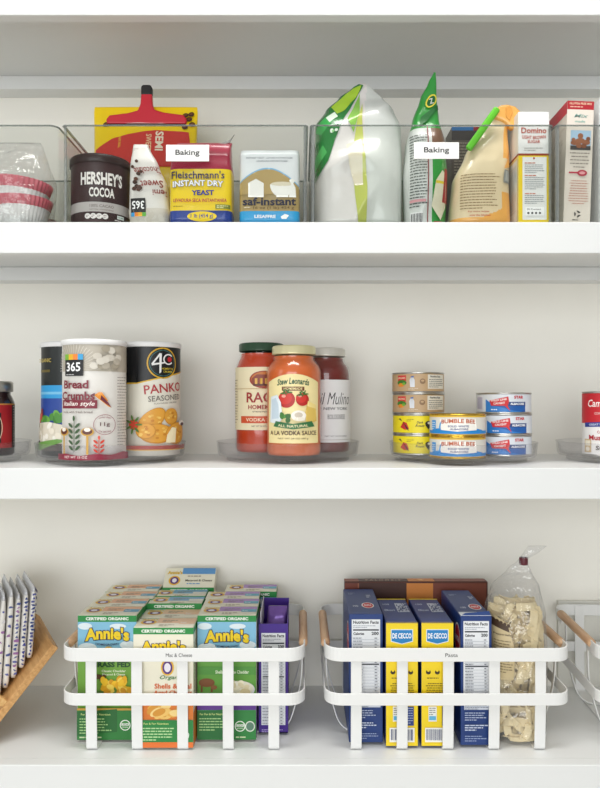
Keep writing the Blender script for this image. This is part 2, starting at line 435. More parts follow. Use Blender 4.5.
# --- paper baking cups in a clear bag
def fl(a, z): return 1+.022*math.cos(a*40)
def cup(label, x, y, z, r0, r1, H, pink, rx=0, ry=0):
    t = thing('baking_cup', label, 'baking cup', (x, y, z), 0, 'paper baking cups in the left bin', rx, ry)
    m = MB(); pr = [(r0*.3, 0), (r0, 0), (r0+(r1-r0)*.7, H*.7)]
    m.lathe(pr+[(pr[-1][0]-.0006, H*.7), (r0-.0006, .0008), (r0*.3, .0008)], M('#eceaea', .6), 200, True, mod=lambda a, z: fl(a, z) if z > .0001 else 1, cap0=True); m.build('fluted_side', t)
    m = MB(); rr = r0+(r1-r0)*.7; m.lathe([(rr, H*.7), (r1, H), (r1-.0006, H), (rr-.0006, H*.7)], M(pink, .5), 200, True, mod=fl); m.build('coloured_rim', t)
    return t
cx, cy = X(20, .07), .072
cup('white fluted paper baking cup with pink rim, lower one of the nested pair', cx+.002, cy, ZI+.0003, .029, .044, .046, '#d5576a')
cup('white fluted paper baking cup with wide pink rim, on top of the nested pair', cx-.004, cy, ZI+.0225, .031, .047, .050, '#d5576a', ry=.06)
cup('white fluted paper baking cup standing at the back of the left bin', cx-.03, cy+.115, ZI+.0003, .029, .044, .046, '#d9a9ad')
pouch('plastic_bag', 'crumpled clear plastic bag around the paper baking cups', 'plastic bag', (X(16, .07), .072, ZI+.0001),
      [(0, .050, .048, 0, 0), (.075, .056, .05, 0, 0), (.105, .05, .03, -.004, 0), (.128, .046, .008, -.006, 0), (.134, .044, .002, -.008, 0)], lambda *a: FILM, amp=.003, freq=22, seed=4, n=2.6)

# --- cocoa tin
def cyl_can(name, label, cat, x, Y, z, r, H, rz=0, group=None): return thing(name, label, cat, (x, Y, z), rz, group)
r = .0425; Yc = .066; x = X(101.5, Yc)-.001
t = cyl_can('cocoa_canister', 'dark brown cocoa canister with grey band and brown lid', 'canister', x, Yc, ZI, r, .1, aim(x, Yc, r, 102))
m = MB(); BR = M('#3e2627', .4); m.lathe([(r*.9, 0), (r-.001, .0), (r, .001), (r, .094)], BR, 72, cap0=True)
a = Art(m, cylF(r), 4, lift=.0003, smooth=True)
a.rect(-64, 18, 64, 32, '#b9b3b1'); a.text('100% CACAO', 0, 26.5, 4, '#5c4a4a', w=34, bold=0); a.text('NATURAL UNSWEETENED', 0, 21.2, 1.6, '#6c5a5a', w=34, bold=0)
a.text("HERSHEY'S", 0, 66, 19, '#f3eeea', w=62, bold=.035); a.text('COCOA', 0, 46, 14, '#f3eeea', w=36, bold=.03)
a.rect(-25, 3.2, 10, 10.5, '#3e2627'); 
for k in range(4): a.ell(-20+k*8.2, 11.5, 4.2, 4, '#efeae8', 18); a.lines(-22.5+k*8.2, 13, -17.5+k*8.2, 2, 2.2, .9, '#6b5152')
a.rect(22, 10.5, 34, 15.5, '#dfe7e4'); a.text('NON GMO', 28, 13, 2, '#2f6f55', w=9); a.lines(18, 8.6, 36, 1, 2, 1.1, '#e9e4e0')
m.build('tin', t)
m = MB(); m.lathe([(r+.0012, .0895), (r+.002, .0905), (r+.002, .1), (r+.001, .1015), (r-.003, .1015), (r-.004, .0995), (.001, .0995)], M('#33201f', .38), 72); m.build('lid', t)

# --- chocolate chip bag standing upside down
CW = M('#e8e4df', .3, coat=.3)
def art(a):
    a.rect(-32, 3, 32, 24, '#d6cfc4'); 
    a.blobs(-20, 6, 24, 20, 10, ['#cfc7ba', '#dcd6cc'], 5)
    a.rect(-24, 17, -2, 38, '#161515')
    for k, c in enumerate(['#3aa0dd', '#f08a2a', '#f0b429', '#5fae3c']): a.rect(-24+k*5.5, 12, -18.5+k*5.5, 17.4, c)
    a.text('365', -13, 28, 12, '#ffffff', w=18, bold=.02, rot=PI)
    a.text('Semi', 20, 46, 9, '#8c2b23', w=22, rot=PI); a.text('Sweet', 8, 58, 11, '#8c2b23', w=32, rot=PI+.05); a.text('Chocolate', 6, 79, 10, '#8c2b23', w=40, rot=PI+.08)
    for i in range(9): a.ell(-19+random.uniform(0, 12), 50+random.uniform(0, 28), 3.4, 3, ['#4b2a1c', '#5d3826', '#3a2014'][i % 3], 10)
    for p in ((-8, 92), (-15, 84), (-4, 76)): a.ell(p[0], p[1], 2.6, 2.6, '#4b2a1c', 10)
    a.lines(-14, 112, -2, 2, 2, 1, '#b9a79b')
pouch('chocolate_chip_bag', 'white bag of chocolate chips standing upside down between cocoa and yeast', 'bag', (X(150.5, .047), .047, ZI),
      [(0, .0275, .014, 0, 0), (.02, .030, .018, 0, 0), (.06, .027, .018, -.002, 0), (.09, .0205, .014, -.008, 0), (.118, .0115, .006, -.0135, 0), (.122, .0105, .002, -.014, 0)],
      lambda x, z, s, q: CW, art, amp=.0015, freq=40, seed=1, n=3.4)

# --- dry yeast brick
def yf(x, z, s, q): return M('#a2203f', .32, coat=.4) if z > .077 else (M('#f6d51b', .32, coat=.4) if z > .018 else M('#1d3c94', .32, coat=.4))
def art(a):
    a.text("Fleischmann's", -3, 68.5, 11, '#1d1d5e', w=76, bold=.012)
    a.text('INSTANT DRY', -3, 55, 8.5, '#ffffff', w=72, bold=.03, outline=.035, oc='#3a3c78', arc=2)
    a.text('YEAST', 4, 43, 7.5, '#1f2f92', w=32, bold=.035); a.text('LEVADURA SECA INSTANTANEA', 0, 32, 5, '#b02a4a', w=76, bold=.015)
    a.rect(22, 20, 43, 26, '#7f8a3a'); a.lines(24, 24.5, 41, 2, 2.4, 1.2, '#e8e2a0'); a.lines(-38, 24, -14, 1, 2, 1, '#8f7b1c')
    a.ell(3, 9, 21, 7, '#f6d51b'); a.text('1 lb (454 g)', 3, 9, 7, '#1d3c94', w=32)
t, p = pouch('yeast_bag', 'crimson, yellow and blue brick pack of dry yeast', 'bag', (X(203.5, .045)-.0012, .045, ZI),
      [(0, .0435, .023, 0, 0), (.006, .045, .026, 0, 0), (.078, .0445, .026, 0, 0), (.098, .0425, .022, 0, .0), (.117, .041, .01, .001, .0), (.124, .040, .002, .003, .002)],
      yf, art, n=7, amp=.0011, freq=34, seed=3)
m = MB(); m.prism([(.024, .118), (.039, .1235), (.047, .137), (.041, .129), (.036, .1265), (.024, .1225)], -.002, .002, M('#c3bfbb', .25, metal=.7), .0006, 1); m.build('torn_corner', p.ob, 'silver foil corner')

# --- instant yeast pack
def sf(x, z, s, q):
    if z > .0165 and s < 0 and z < .050-.35*0: return M('#b49a62', .32, coat=.3)
    return M('#2aa1dc', .32, coat=.3) if z <= .0165 else M('#e9ecef', .32, coat=.3)
def art(a):
    a.poly([(-42, 40)]+[(-42+84*k/16, 52+26*math.sin(PI*(k/16)*.9+.25)) for k in range(17)]+[(42, 40)], '#7fb7dd')
    a.poly([(-42, 40)]+[(-42+84*k/16, 50+26*math.sin(PI*(k/16)*.9+.25)) for k in range(17)]+[(42, 40)], '#b49a62')
    a.text('INSTANT YEAST . LEVURE INSTANTANEE', 0, 92, 2.4, '#4a4f66', w=66, bold=0); a.text('LEVADURA INSTANTANEA', 4, 87.5, 2.4, '#4a4f66', w=44, bold=0)
    a.poly([(4, 55)]+[(18+17*math.cos(PI+PI*k/14), 54+18*math.sin(PI+PI*k/14)) for k in range(15)]+[(34, 55)], '#f5f3ee'); a.ell(18, 55, 16, 3, '#e0d6bf')
    a.rect(10, 36, 27, 39, '#f5f3ee')
    a.poly([(28, 36), (38, 36), (37, 50), (34, 56), (37, 60), (32, 63), (28, 60), (31, 55), (29, 49)], '#f5f3ee')
    a.poly([(-30, 36), (-8, 36), (-8, 56), (-19, 62), (-30, 56)], '#f5f3ee')
    a.text('saf-instant', 0, 30, 11.5, '#191c3a', w=76, bold=.028)
    a.text('16 oz (1 lb) 454 g', 6, 20.5, 5, '#6e5526', w=58); a.lines(-36, 22, -20, 1, 2, 1, '#e8ddc0')
    a.text('LESAFFRE', -6, 8.5, 4.5, '#ffffff', w=30, bold=.03); a.poly([(16, 8), (22, 12), (28, 10), (24, 5), (18, 5)], '#ffffff')
pouch('instant_yeast_pack', 'white and tan brick pack of instant yeast with bright blue base', 'bag', (X(270.5, .043)-.0005, .043, ZI),
      [(0, .0425, .022, 0, 0), (.005, .0435, .025, 0, 0), (.098, .043, .025, 0, 0), (.105, .042, .020, 0, 0), (.109, .040, .008, 0, 0)], sf, art, n=8, amp=.0009, freq=40, seed=8)

# --- yellow chip bag at the back, and its clip
YL = M('#fbd60a', .3, coat=.4)
def art(a):
    a.poly([(-80, 120), (80, 120), (72, 182), (20, 184), (0, 182), (-22, 178), (-50, 170), (-78, 152)], '#d23a31')
    a.text('SEMI', 26, 165, 13, '#f6e9d0', w=34, bold=.03, rot=-PI/2); a.text('SWEET', 9, 162, 9, '#f3d9a8', w=30, rot=-PI/2); a.text('100% REAL', -38, 163, 4, '#f3c83a', w=20, rot=-PI/2)
    a.poly([(-30, 196), (60, 196), (60, 212), (-30, 212)], '#efe9e0'); a.lines(-28, 208, 58, 2, 6, 3, '#2b1a12')
    for (q, w) in ((-62, 195), (-48, 203), (66, 190), (72, 205), (77, 196), (66, 212), (75, 214)): a.ell(q, w, 5, 4, '#4a2a15', 14, .5); a.ell(q, w+.6, 2.6, 1.4, '#7a4a26', 10, .5)
t, p = pouch('chip_bag', 'yellow and red bag of baking chips standing behind the cocoa', 'bag', (X(146, .165), .165, ZI),
      [(0, .078, .022, 0, 0), (.01, .08, .028, 0, 0), (.12, .083, .03, 0, 0), (.19, .084, .014, 0, 0), (.219, .085, .0022, 0, 0), (.228, .084, .0016, 0, .0)],
      lambda x, z, s, q: YL, art, n=3, amp=.0022, freq=24, seed=5)
zc = ZI+.2015
t = thing('bag_clip', 'red bag clip with black tipped handle on the yellow chip bag', 'clip', (X(147, .155), .156, zc))
RD = M('#cf1f33', .35)
m = MB(); m.prism([(-.064, -.006), (.064, -.006), (.0655, .001), (.060, .0085), (.028, .0125), (.0125, .017), (.0095, .026), (.0085, .044), (-.0085, .044), (-.010, .026), (-.014, .016), (-.030, .0115), (-.060, .008), (-.0655, .001)], -.006, .0045, RD, .0022, 3); m.build('clip_jaw', t)
m = MB(); m.prism([(-.0088, .0405), (.0088, .0405), (.0088, .054), (.006, .057), (-.006, .057), (-.0088, .054)], -.0066, .005, M('#181516', .5), .002, 2); m.build('tip', t)
m = MB(); m.box(-.063, .063, -.0058, .0045, -.0095, -.0055, M('#181516', .5), .0012, 1); m.build('gripping_edge', t)

# --- frosted sugar bag with green leaves
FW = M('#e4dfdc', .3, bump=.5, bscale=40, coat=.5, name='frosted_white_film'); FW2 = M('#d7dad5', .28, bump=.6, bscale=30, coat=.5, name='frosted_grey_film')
GD = M('#1f7a34', .25, bump=.4, bscale=40, coat=.6, name='green_film')
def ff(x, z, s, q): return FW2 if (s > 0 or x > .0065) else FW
def art(a):
    a.poly([(-72, 66), (-72, 165), (-40, 200), (-6, 227), (1, 224), (-8, 200), (-24, 160), (-36, 130), (-46, 98), (-60, 78)], GD)
    a.poly([(-3, 4), (9, 4), (10, 60), (6, 120), (2, 190), (-5, 150), (-12, 100), (-8, 50)], M('#c2ca62', .3, coat=.5))
    a.poly([(-8, 60), (4, 60), (2, 130), (-20, 120), (-16, 90)], M('#e3d9c0', .3, coat=.5))
    a.poly([(-44, 186), (-14, 218), (-2, 224), (-6, 206), (-24, 178), (-34, 172)], M('#a9cf36', .25, coat=.6))
    a.poly([(-66, 150), (-46, 172), (-38, 160), (-56, 138)], M('#3aa651', .25, coat=.6)); a.poly([(-50, 166), (-38, 176), (-32, 166), (-44, 156)], '#dfeedd')
    a.poly([(-18, 160), (-3, 208), (-1, 170), (-9, 140)], M('#8fc455', .25, coat=.6)); a.poly([(-70, 100), (-54, 122), (-48, 110), (-66, 86)], M('#4fae5c', .25))
    a.blobs(-46, 140, -32, 158, 5, ['#e6f0e2', '#8fcf8a'], 3)
pouch('sugar_bag', 'large frosted white bag with green leaf print and peaked top', 'bag', (X(357.5, .085), .085, ZI),
      [(0, .062, .038, 0, 0), (.01, .066, .046, 0, 0), (.10, .0665, .048, 0, 0), (.160, .0655, .034, 0, 0), (.185, .052, .022, .003, 0), (.205, .034, .012, .005, 0), (.219, .018, .005, .007, 0), (.229, .005, .0014, .0075, 0)],
      ff, art, n=2.5, amp=.010, freq=20, seed=11, nz=76, nt=96)
# --- green stand-up bag seen from its side
GR = M('#2f9a3c', .28, coat=.5, name='bright_green_film'); CR = M('#d9dcd8', .3, coat=.4)
def gf(x, z, s, q):
    if s > 0: return GR
    if z > .150: return GR
    if q < .15: return CR
    return M('#7c5a45', .3, coat=.5) if z > .118 else GR
def art(a):
    a.lines(-26, 136, -2, 26, 4.2, 1.5, '#4d5450', .85); a.rect(-25, 6, -8, 22, '#eeeeee')
    for k in range(8): a.rect(-24+k*2, 7, -23+k*2, 20, '#333333')
    a.rect(-26, 36, -4, 40, '#d79aa0'); a.rect(-2, 2, -.4, 150, '#8b3a3a')
    a.poly([(-12, 152), (-2, 158), (16, 180), (17, 190), (2, 176), (-10, 166)], '#1b6a2b'); a.ell(3, 192, 7.5, 12, '#f1e34a', rot=-.4); a.ell(3, 192, 5.4, 9.6, '#1d6b34', rot=-.4); a.text('Z', 3, 192, 9, '#f2f2e8', w=6, rot=.3)
    a.poly([(4, 30), (10, 66), (20, 82), (26, 78), (26, 30), (18, 10)], '#e9e3c8'); a.rect(10, 62, 25, 66, '#e9cf3b'); a.poly([(20, 36), (29, 36), (29, 86), (24, 86)], '#a8282c'); a.rect(8, 1, 29, 8, '#a8322c')
pouch('sweetener_bag', 'tall narrow green bag tapering to a pointed top', 'bag', (X(424, .075), .072, ZI),
      [(0, .030, .030, 0, 0), (.08, .0325, .036, 0, 0), (.130, .029, .028, .001, 0), (.165, .020, .016, .0015, 0), (.200, .0125, .006, .006, 0), (.225, .006, .002, .012, 0), (.240, .0015, .001, .0155, 0)],
      gf, art, n=2.5, amp=.003, freq=30, seed=14, nz=76)
# --- cream pouch folded and clipped
TN = M('#e6d3ae', .3, bump=.25, bscale=40, coat=.4, name='cream_film'); ON = M('#f2b25a', .3, coat=.4, name='orange_film'); AM = M('#e8a24a', .3, coat=.4)
def tf_(x, z, s, q):
    if s > 0: return TN
    if q > .62: return ON if (z < .05 or z > .10) else TN
    return ON if z < .012+max(0, q)*.02 else TN
def art(a):
    a.lines(-34, 74, 22, 13, 4.1, 1.3, '#8a7048', .8); a.text('For more recipes', -8, 19, 3, '#b23a33', w=30); a.text('visit the kitchen', -6, 14, 2.6, '#c23b34', w=30)
    a.rect(27, 62, 41, 82, '#8f9290'); a.rect(30, 65, 38, 80, '#a9aba8')
    a.poly([(26, 84), (34, 140), (36, 165), (42, 165), (43, 90)], ON)
t, p = pouch('powder_pouch', 'cream pouch with orange edge, folded over at the top', 'bag', (X(478, .062), .060, ZI),
      [(0, .043, .026, 0, 0), (.008, .045, .030, 0, 0), (.07, .0405, .030, .002, 0), (.11, .032, .022, .012, 0), (.140, .022, .013, .0205, 0), (.163, .0135, .010, .0295, 0), (.170, .010, .004, .031, 0)],
      tf_, art, n=2.8, amp=.0022, freq=26, seed=17)
Q = lambda a, b: ((a-478)*.001488, (404-b)*.001488-.2577)
m = MB(); m.prism([Q(*p) for p in ((489, 121), (492, 114), (497, 110), (504, 109), (512, 111), (517, 116), (518, 125), (514, 132), (508, 134), (504, 129), (500, 126))], -.016, -.004, ON, .0035, 3)
m.prism([Q(*p) for p in ((502, 113), (507, 111), (509, 118), (506, 126), (502, 122))], -.0172, -.0150, AM, .0008, 1); m.build('folded_corner', p.ob, 'curled orange corner')
t = thing('bag_clip', 'bright green clip pinching the cream pouch', 'clip', (X(482, .035), .033, ZI+.139), 0, None, 0, .62)
m = MB(); m.box(-.0052, .0052, -.0035, .0035, -.036, .038, M('#62bf2b', .35), .0034, 3); m.build('clip_arm', t)
m = MB(); m.box(-.0042, .0042, .004, .0085, -.030, .030, M('#4fa626', .35), .002, 2); m.build('back_arm', t)
# --- box behind
def carton(name, label, cat, loc, W, D, H, base, rz=0, arts=None, group=None, bev=.0006, lid=None, rx=0, ry=0):
    t = thing(name, label, cat, loc, rz, group, rx, ry); m = MB(); m.box(-W/2, W/2, -D/2, D/2, 0, H, M(base, .42), bev, 1)
    for side, fn in (arts or {}).items():
        if side == 'top': continue
        fn(Art(m, boxF(W, D, H, side)))
    m.build('carton', t)
    if arts and 'top' in arts:
        m = MB(); m.box(-W/2+.0006, W/2-.0006, -D/2+.0006, D/2-.0006, H-.0002, H+.0007, M(lid or base, .42), .0003, 1); arts['top'](Art(m, boxF(W, D, H+.0007, 'top'))); m.build('top_flap', t)
    return t
carton('baking_mix_box', 'dark box with blue and red top edge behind the cream pouch', 'box', (X(466, .21), .205, ZI), .062, .05, .202, '#6f665d', 0,
       {'front': lambda a: (a.rect(0, 196, 36, 202, '#3c7fc0'), a.rect(36, 196, 62, 202, '#a8353c'), a.rect(0, 180, 62, 196, '#4c4643'), a.lines(4, 176, 58, 26, 5, 1.6, '#b8ab97'))})
# --- brown sugar carton
def df(a):
    W = 44.5
    a.rect(0, 0, W, 98, '#f1d21d'); a.rect(0, 98, W, 101, '#9a3b1f'); a.rect(6, 6, W-4, 96, '#eeeeec')
    a.text('Domino', W/2, 134, 8.5, '#b5442c', w=36, bold=.02); a.text('LIGHT BROWN', W/2, 125, 5, '#b5442c', w=34, bold=.02, arc=-1.2); a.text('SUGAR', W/2, 118, 4.6, '#b5442c', w=18, bold=.02)
    a.lines(8, 109, W-8, 2, 3, .9, '#8b8783'); a.ell(W/2, 94, 1.5, 1.5, '#b5442c')
    for v, n in ((88, 5), (70, 7), (44, 5)): a.lines(9, v, W-7, 1, 3, 1.4, '#c26a50'); a.lines(9, v-3.2, W-7, n, 2.7, .9, '#80868c')
    a.rect(10, 12, W-8, 24, '#ffffff'); a.text('DI Connect', W/2, 21, 2.6, '#444444', w=20)
    for k in range(4): a.ell(14+k*5.5, 15.5, 1.7, 1.7, '#555555', 12)
carton('brown_sugar_carton', 'white and yellow brown sugar carton at the right end of its bin', 'box', (X(533.8, .024), .024+.043, ZI), .0445, .086, .161, '#f0efed', 0,
       {'front': df, 'left': lambda a: (a.rect(0, 0, 86, 98, '#efd98f'), a.rect(0, 98, 86, 101, '#9a3b1f'), a.rect(4, 6, 82, 94, '#efeee9'), a.lines(8, 86, 78, 18, 4, 1.2, '#9a938a'))})
# --- cake mix carton
def cf(a):
    W = 38
    a.rect(0, 0, W, 166, '#e6dcd0'); a.rect(0, 164, W, 176, '#b0202c'); a.text('GLUTEN FREE MIX', W/2, 172.5, 3, '#f0d9b8', w=32); a.lines(4, 168.5, W-3, 1, 3, 1.5, '#e7b9a5')
    a.text('Mix', W/2+1, 155, 5, '#7fa59b', w=20, shear=.3); a.text('made', W/2, 147, 3, '#3f9a8f', w=14)
    a.rect(6, 106, 35, 134, '#a7c4dc'); a.poly([(6, 106), (35, 106), (35, 112), (6, 112)], '#4b4644')
    for (u, v, q, w) in ((20, 126, 4, 4), (20, 119, 7, 4), (12, 116, 6, 3.6), (28, 117, 6, 3.8), (18, 112, 4, 3.6), (25, 112, 4, 3.4), (10, 120, 3, 3), (31, 122, 3, 3)): a.ell(u, v, q, w, '#8a5338' if u % 2 else '#9c6244', 16)
    a.lines(5, 102, W-4, 5, 5, 1.4, '#8a8178', .7, True)
    a.ell(24, 73, 7, 4.4, '#b82b44'); a.poly([(5, 72), (18, 72), (18, 74.4), (5, 74.4)], '#b82b44'); a.ell(24, 73, 4.4, 2.2, '#e9a2a6')
    a.lines(5, 62, W-4, 10, 3.6, 1.0, '#c07d6c', .7, True)
    for k in range(3):
        q = k*2*PI/3+.5; a.poly([(W/2+5.5*math.cos(q), 14+5.5*math.sin(q)), (W/2+5.5*math.cos(q+1.3), 14+5.5*math.sin(q+1.3)), (W/2+2.6*math.cos(q+1.1), 14+2.6*math.sin(q+1.1)), (W/2+2.6*math.cos(q), 14+2.6*math.sin(q))], '#2b2b2b')
    a.lines(12, 6, 26, 1, 2, 1.3, '#2b2b2b')
carton('cake_mix_carton', 'beige cake mix carton with red top, leaning slightly to the right', 'box', (X(576.5, .024), .024+.05, ZI), .038, .10, .176, '#e3d9cb', 0,
       {'front': cf, 'left': lambda a: (a.rect(0, 158, 100, 176, '#c22233'), a.lines(6, 140, 94, 24, 5, 1.3, '#c6baab', .6)), 'top': lambda a: a.rect(1, 1, 37, 98, '#b3242f')}, ry=.035)
carton('cracker_carton', 'white carton with purple corner at the right edge of the shelf', 'box', (X(597, .022)+.036, .024+.05, ZI), .062, .10, .181, '#eef0f2', 0,
       {'front': lambda a: (a.rect(3, 155, 62, 178, '#5b2a6b'), a.lines(4, 128, 40, 3, 6, 1.6, '#4b86c4'), a.lines(4, 100, 50, 10, 6, 1.2, '#9aa0a8'), a.rect(2, 20, 60, 40, '#3f8fc9'))})

# ================================================================== TURNTABLES (middle shelf)
def turntable(label, x, Y, R=.112, first=[]):
    if first:
        return dup(first[0], (x, Y, ZM), 0, label)
    t = thing('turntable', label, 'turntable', (x, Y, ZM), 0, 'clear turntables on the middle shelf')
    m = MB(); m.lathe([(.02, .0002), (R-.018, .0002), (R-.016, .0012), (R-.016, .0055), (R-.019, .0065), (.02, .0065)], TTC, 96, cap0=True, cap1=True); m.build('base_ring', t)
    m = MB(); m.lathe([(.002, .0072), (R-.010, .0072), (R-.004, .0085), (R-.0022, .012), (R-.0005, .0285), (R+.0006, .0298), (R-.001, .0305), (R-.0028, .029), (R-.0048, .013), (R-.008, .0102), (.002, .0098)], TTC, 96); m.build('tray', t)
    first.append(t); return t
ZP = ZM+.0101
turntable('clear turntable with three tall canisters', X(112, .124), .124, .1145)
turntable('clear turntable under the three pasta sauce jars', X(288, .152), .150)
turntable('clear turntable under the stacks of small cans', X(462, .131), .131)
turntable('clear turntable at the left edge with a dark sauce jar', -.549, .131)
turntable('clear turntable at the right edge with a tall soup can', .528, .131)

def canister(name, label, x, Y, r, H, px, artf, base, lidc='#ecebea'):
    t = thing(name, label, 'canister', (x, Y, ZP), aim(x, Y, r, px)); m = MB()
    m.lathe([(r*.9, 0), (r-.0008, 0), (r, .001), (r, H-.006)], M(base, .42), 84, cap0=True)
    artf(Art(m, cylF(r), 4, lift=.0003, smooth=True)); m.build('tube', t)
    m = MB(); m.lathe([(r+.0008, H-.008), (r+.0018, H-.007), (r+.0018, H-.001), (r+.0005, H), (r-.003, H), (r-.004, H-.002), (.001, H-.002)], M(lidc, .35), 84); m.build('lid', t)
    return t
def art365(a):
    H = 172
    a.rect(-40, 126, 100, 166, '#bdb5a6')
    for k in range(26):
        q = PI*k/25; a.poly([(-12+13*math.cos(q), 128+13*math.sin(q)), (-12+40*math.cos(q+.02), min(165, 128+36*math.sin(q+.02))), (-12+40*math.cos(q+.05), min(165, 128+36*math.sin(q+.05)))], '#d8d2c6')
    for i in range(16): a.ell(random.uniform(16, 60), random.uniform(130, 160), 6, 5, ['#cfc8bb', '#a59c8b', '#b3ab9c', '#d6d0c4'][i % 4], 14)
    a.ell(-12, 139, 10.5, 10.5, '#e9e6df')
    a.rect(-25, 119, 4, 142, '#17171a'); 
    for k, c in enumerate(['#7cb63f', '#e9b52e', '#ee8a3b', '#3fa3d9']): a.rect(-25+k*7.25, 142, -17.75+k*7.25, 150, c)
    a.text('365', -10.5, 132, 13, '#ffffff', w=22, bold=.02); a.lines(-22, 121.5, 1, 1, 2, 1, '#cccccc')
    a.text('Bread', -8, 107, 12, '#7c1f31', w=38, bold=.03); a.text('Crumbs', -6, 91, 12, '#7c1f31', w=50, bold=.03)
    a.rect(-30, 73, 22, 85, '#7c1f31'); a.text('Italian style', -4, 79, 8, '#f4ece4', w=46, shear=.3)
    a.text('made with fresh bread', -6, 68, 3.4, '#7a6a66', w=44)
    a.ring(32, 50, 15, 14.5, .7, '#8f4a58'); a.text('11g', 32, 50, 7, '#5a3a40', w=13); a.text('WHOLE GRAIN', 32, 59, 2, '#8f4a58', w=16, arc=1.5); a.text('PER SERVING', 32, 41, 2, '#8f4a58', w=16, arc=-1.5)
    a.poly([(18, 92), (24, 96), (28, 96), (36, 84), (34, 82), (40, 74), (36, 76), (27, 84), (22, 88)], '#d98a2b'); a.poly([(27, 92), (36, 82), (41, 74), (33, 80), (26, 86)], '#6d2b3c'); a.poly([(13, 92), (19, 95), (19, 91)], '#6d2b3c')
    for (u, v0, n, c, sz) in ((-8, 12, 5, '#3f5a3a', 1.0), (24, 8, 3, '#cf3b26', .8)):
        a.rect(u-.5, v0, u+.5, v0+n*9*sz, c)
        for k in range(n):
            for q in (-1, 1): a.ell(u+q*5*sz, v0+5+k*8*sz, 4.6*sz, 1.9*sz, c, 12, q*.8)
        a.ell(u, v0+n*9*sz+2, 1.7*sz, 4*sz, c, 12)
    for u in (-24, 10):
        a.rect(u-1.4, 8, u+1.4, 34, '#c89a3b'); a.ell(u, 40, 8, 6, '#c89a3b'); a.ell(u, 40.5, 6.2, 4.4, '#5e2a1b'); a.ell(u, 43, 4, 2.8, '#f1e9dc')
    for u in (-1, 1): pass
    a.poly([(-40, 0), (70, 0), (70, 9), (58, 11), (40, 7), (20, 9), (0, 6), (-20, 9), (-40, 8)], '#8a1e38'); a.text('NET WT 15 OZ', -6, 4.2, 3.6, '#f0dcd8', w=32)
    a.lines(48, 118, 66, 24, 4.2, 1.1, '#8b8580', .7)
def art4c(a):
    a.poly([(-70, 112), (-40, 112), (-10, 119), (20, 126), (45, 131), (70, 135), (70, 172), (-70, 172)], '#16181b')
    a.poly([(-70, 109.5), (-40, 110), (-10, 117), (20, 124), (45, 128.5), (70, 132), (70, 135), (45, 131), (20, 126), (-10, 119), (-40, 112), (-70, 112)], '#e1b32f')
    a.ell(0, 142, 25, 24, '#d8a92d', 40); a.ell(0, 142, 22.8, 21.8, '#16181b', 40); a.ring(0, 142, 21, 20, .8, '#3f7f80')
    a.poly([(-6, 157), (-2, 157), (-3, 128), (-6, 126)], '#f2f2f0'); a.poly([(-5, 158), (-18, 141), (-17, 138), (-4, 155)], '#f2f2f0'); a.poly([(-18, 141), (4, 144), (4, 142), (-17, 138)], '#f2f2f0')
    n = 14; a.put([(9+9*math.cos(.7+4.9*k/n)*(1 if q else .76), 148+8.5*math.sin(.7+4.9*k/n)*(1 if q else .76)) for k in range(n+1) for q in (0, 1)], [(2*k, 2*k+1, 2*k+3, 2*k+2) for k in range(n)], '#f2f2f0')
    a.ell(11, 148, 4, 4, '#c5222f', 12); a.text('HOMESTYLE', 8, 133.5, 3, '#d9c23a', w=20); a.text('CRUMBS', 8, 129, 3, '#d9c23a', w=16)
    a.text('PANKO', 4, 104, 14, '#b23338', w=66, bold=.01, rot=.10); a.text('SEASONED', 6, 89, 8.5, '#6a625c', w=58, bold=0, rot=.08); a.text('FLAVORED CRUMBS', 6, 81, 2.4, '#8b8177', w=40, bold=0, rot=.07)
    for (u, v, q, w, rt) in ((-18, 54, 26, 14, .7), (14, 60, 13, 13, 0), (-10, 34, 26, 15, 0), (24, 34, 22, 17, .2), (-26, 38, 14, 12, 0)):
        a.ell(u, v, q, w, '#c98a2b', 26, rt); a.ell(u, v+.8, q*.92, w*.9, '#dfa03a', 26, rt)
        for i in range(10): a.ell(u+random.uniform(-.55, .55)*q, v+random.uniform(-.55, .55)*w, 2.6, 1.8, ['#e9b854', '#c98326', '#f0c765'][i % 3], 8)
    a.poly([(2, 20), (18, 20), (20, 42), (12, 44), (4, 32)], '#f2e6bf'); a.ell(34, 50, 8, 4, '#f4efe6'); a.ell(36, 48, 6, 2.6, '#4b2b2e')
    a.ell(-43, 48, 7.5, 8, '#c8452f', 16)
    for q in range(7): a.ell(-43+8*math.cos(q*.9), 48+10*math.sin(q*.9), 5, 1.6, '#4f7a35', 10, q*.9)
    a.rect(-60, 10, 60, 16, '#a93a2c'); a.rect(-60, 8.8, 60, 10, '#e1b32f')
    a.lines(-66, 100, -54, 14, 4, 1, '#cfcabc')
def artblack(a):
    a.rect(-70, 88, 70, 108, '#2f9fdc'); a.rect(-70, 18, 70, 88, '#25479a'); a.rect(-70, 94, 0, 98, '#7cc4ea'); a.rect(-50, 128, -20, 132, '#6a5d28')
    a.blobs(-66, 55, 20, 68, 14, ['#4f8f3a', '#3c7a2c', '#73ad4a'], 8); a.blobs(-60, 52, -36, 74, 5, ['#c8452f', '#d9563a', '#8d2b22'], 8)
    a.poly([(-70, 18), (70, 18), (70, 34), (-20, 52), (-70, 48)], '#e3dac6'); a.blobs(-66, 24, 10, 48, 22, ['#efe6d3', '#f7f1e4', '#d9cdb4'], 6)
    a.poly([(-70, 8), (70, 8), (70, 30), (10, 18), (-70, 22)], '#4a3f3a'); a.poly([(-70, 8), (-40, 8), (10, 24), (-6, 26), (-70, 16)], '#6f9f4a')
    a.text('ORGANIC', -30, 146, 6, '#c8b25a', w=30)
x = X(94.5, .058); canister('breadcrumb_canister', 'white canister of bread crumbs with dark red lettering, in front', -.3045, .0585, .0455, .172, 81, art365, '#e9e6e0')
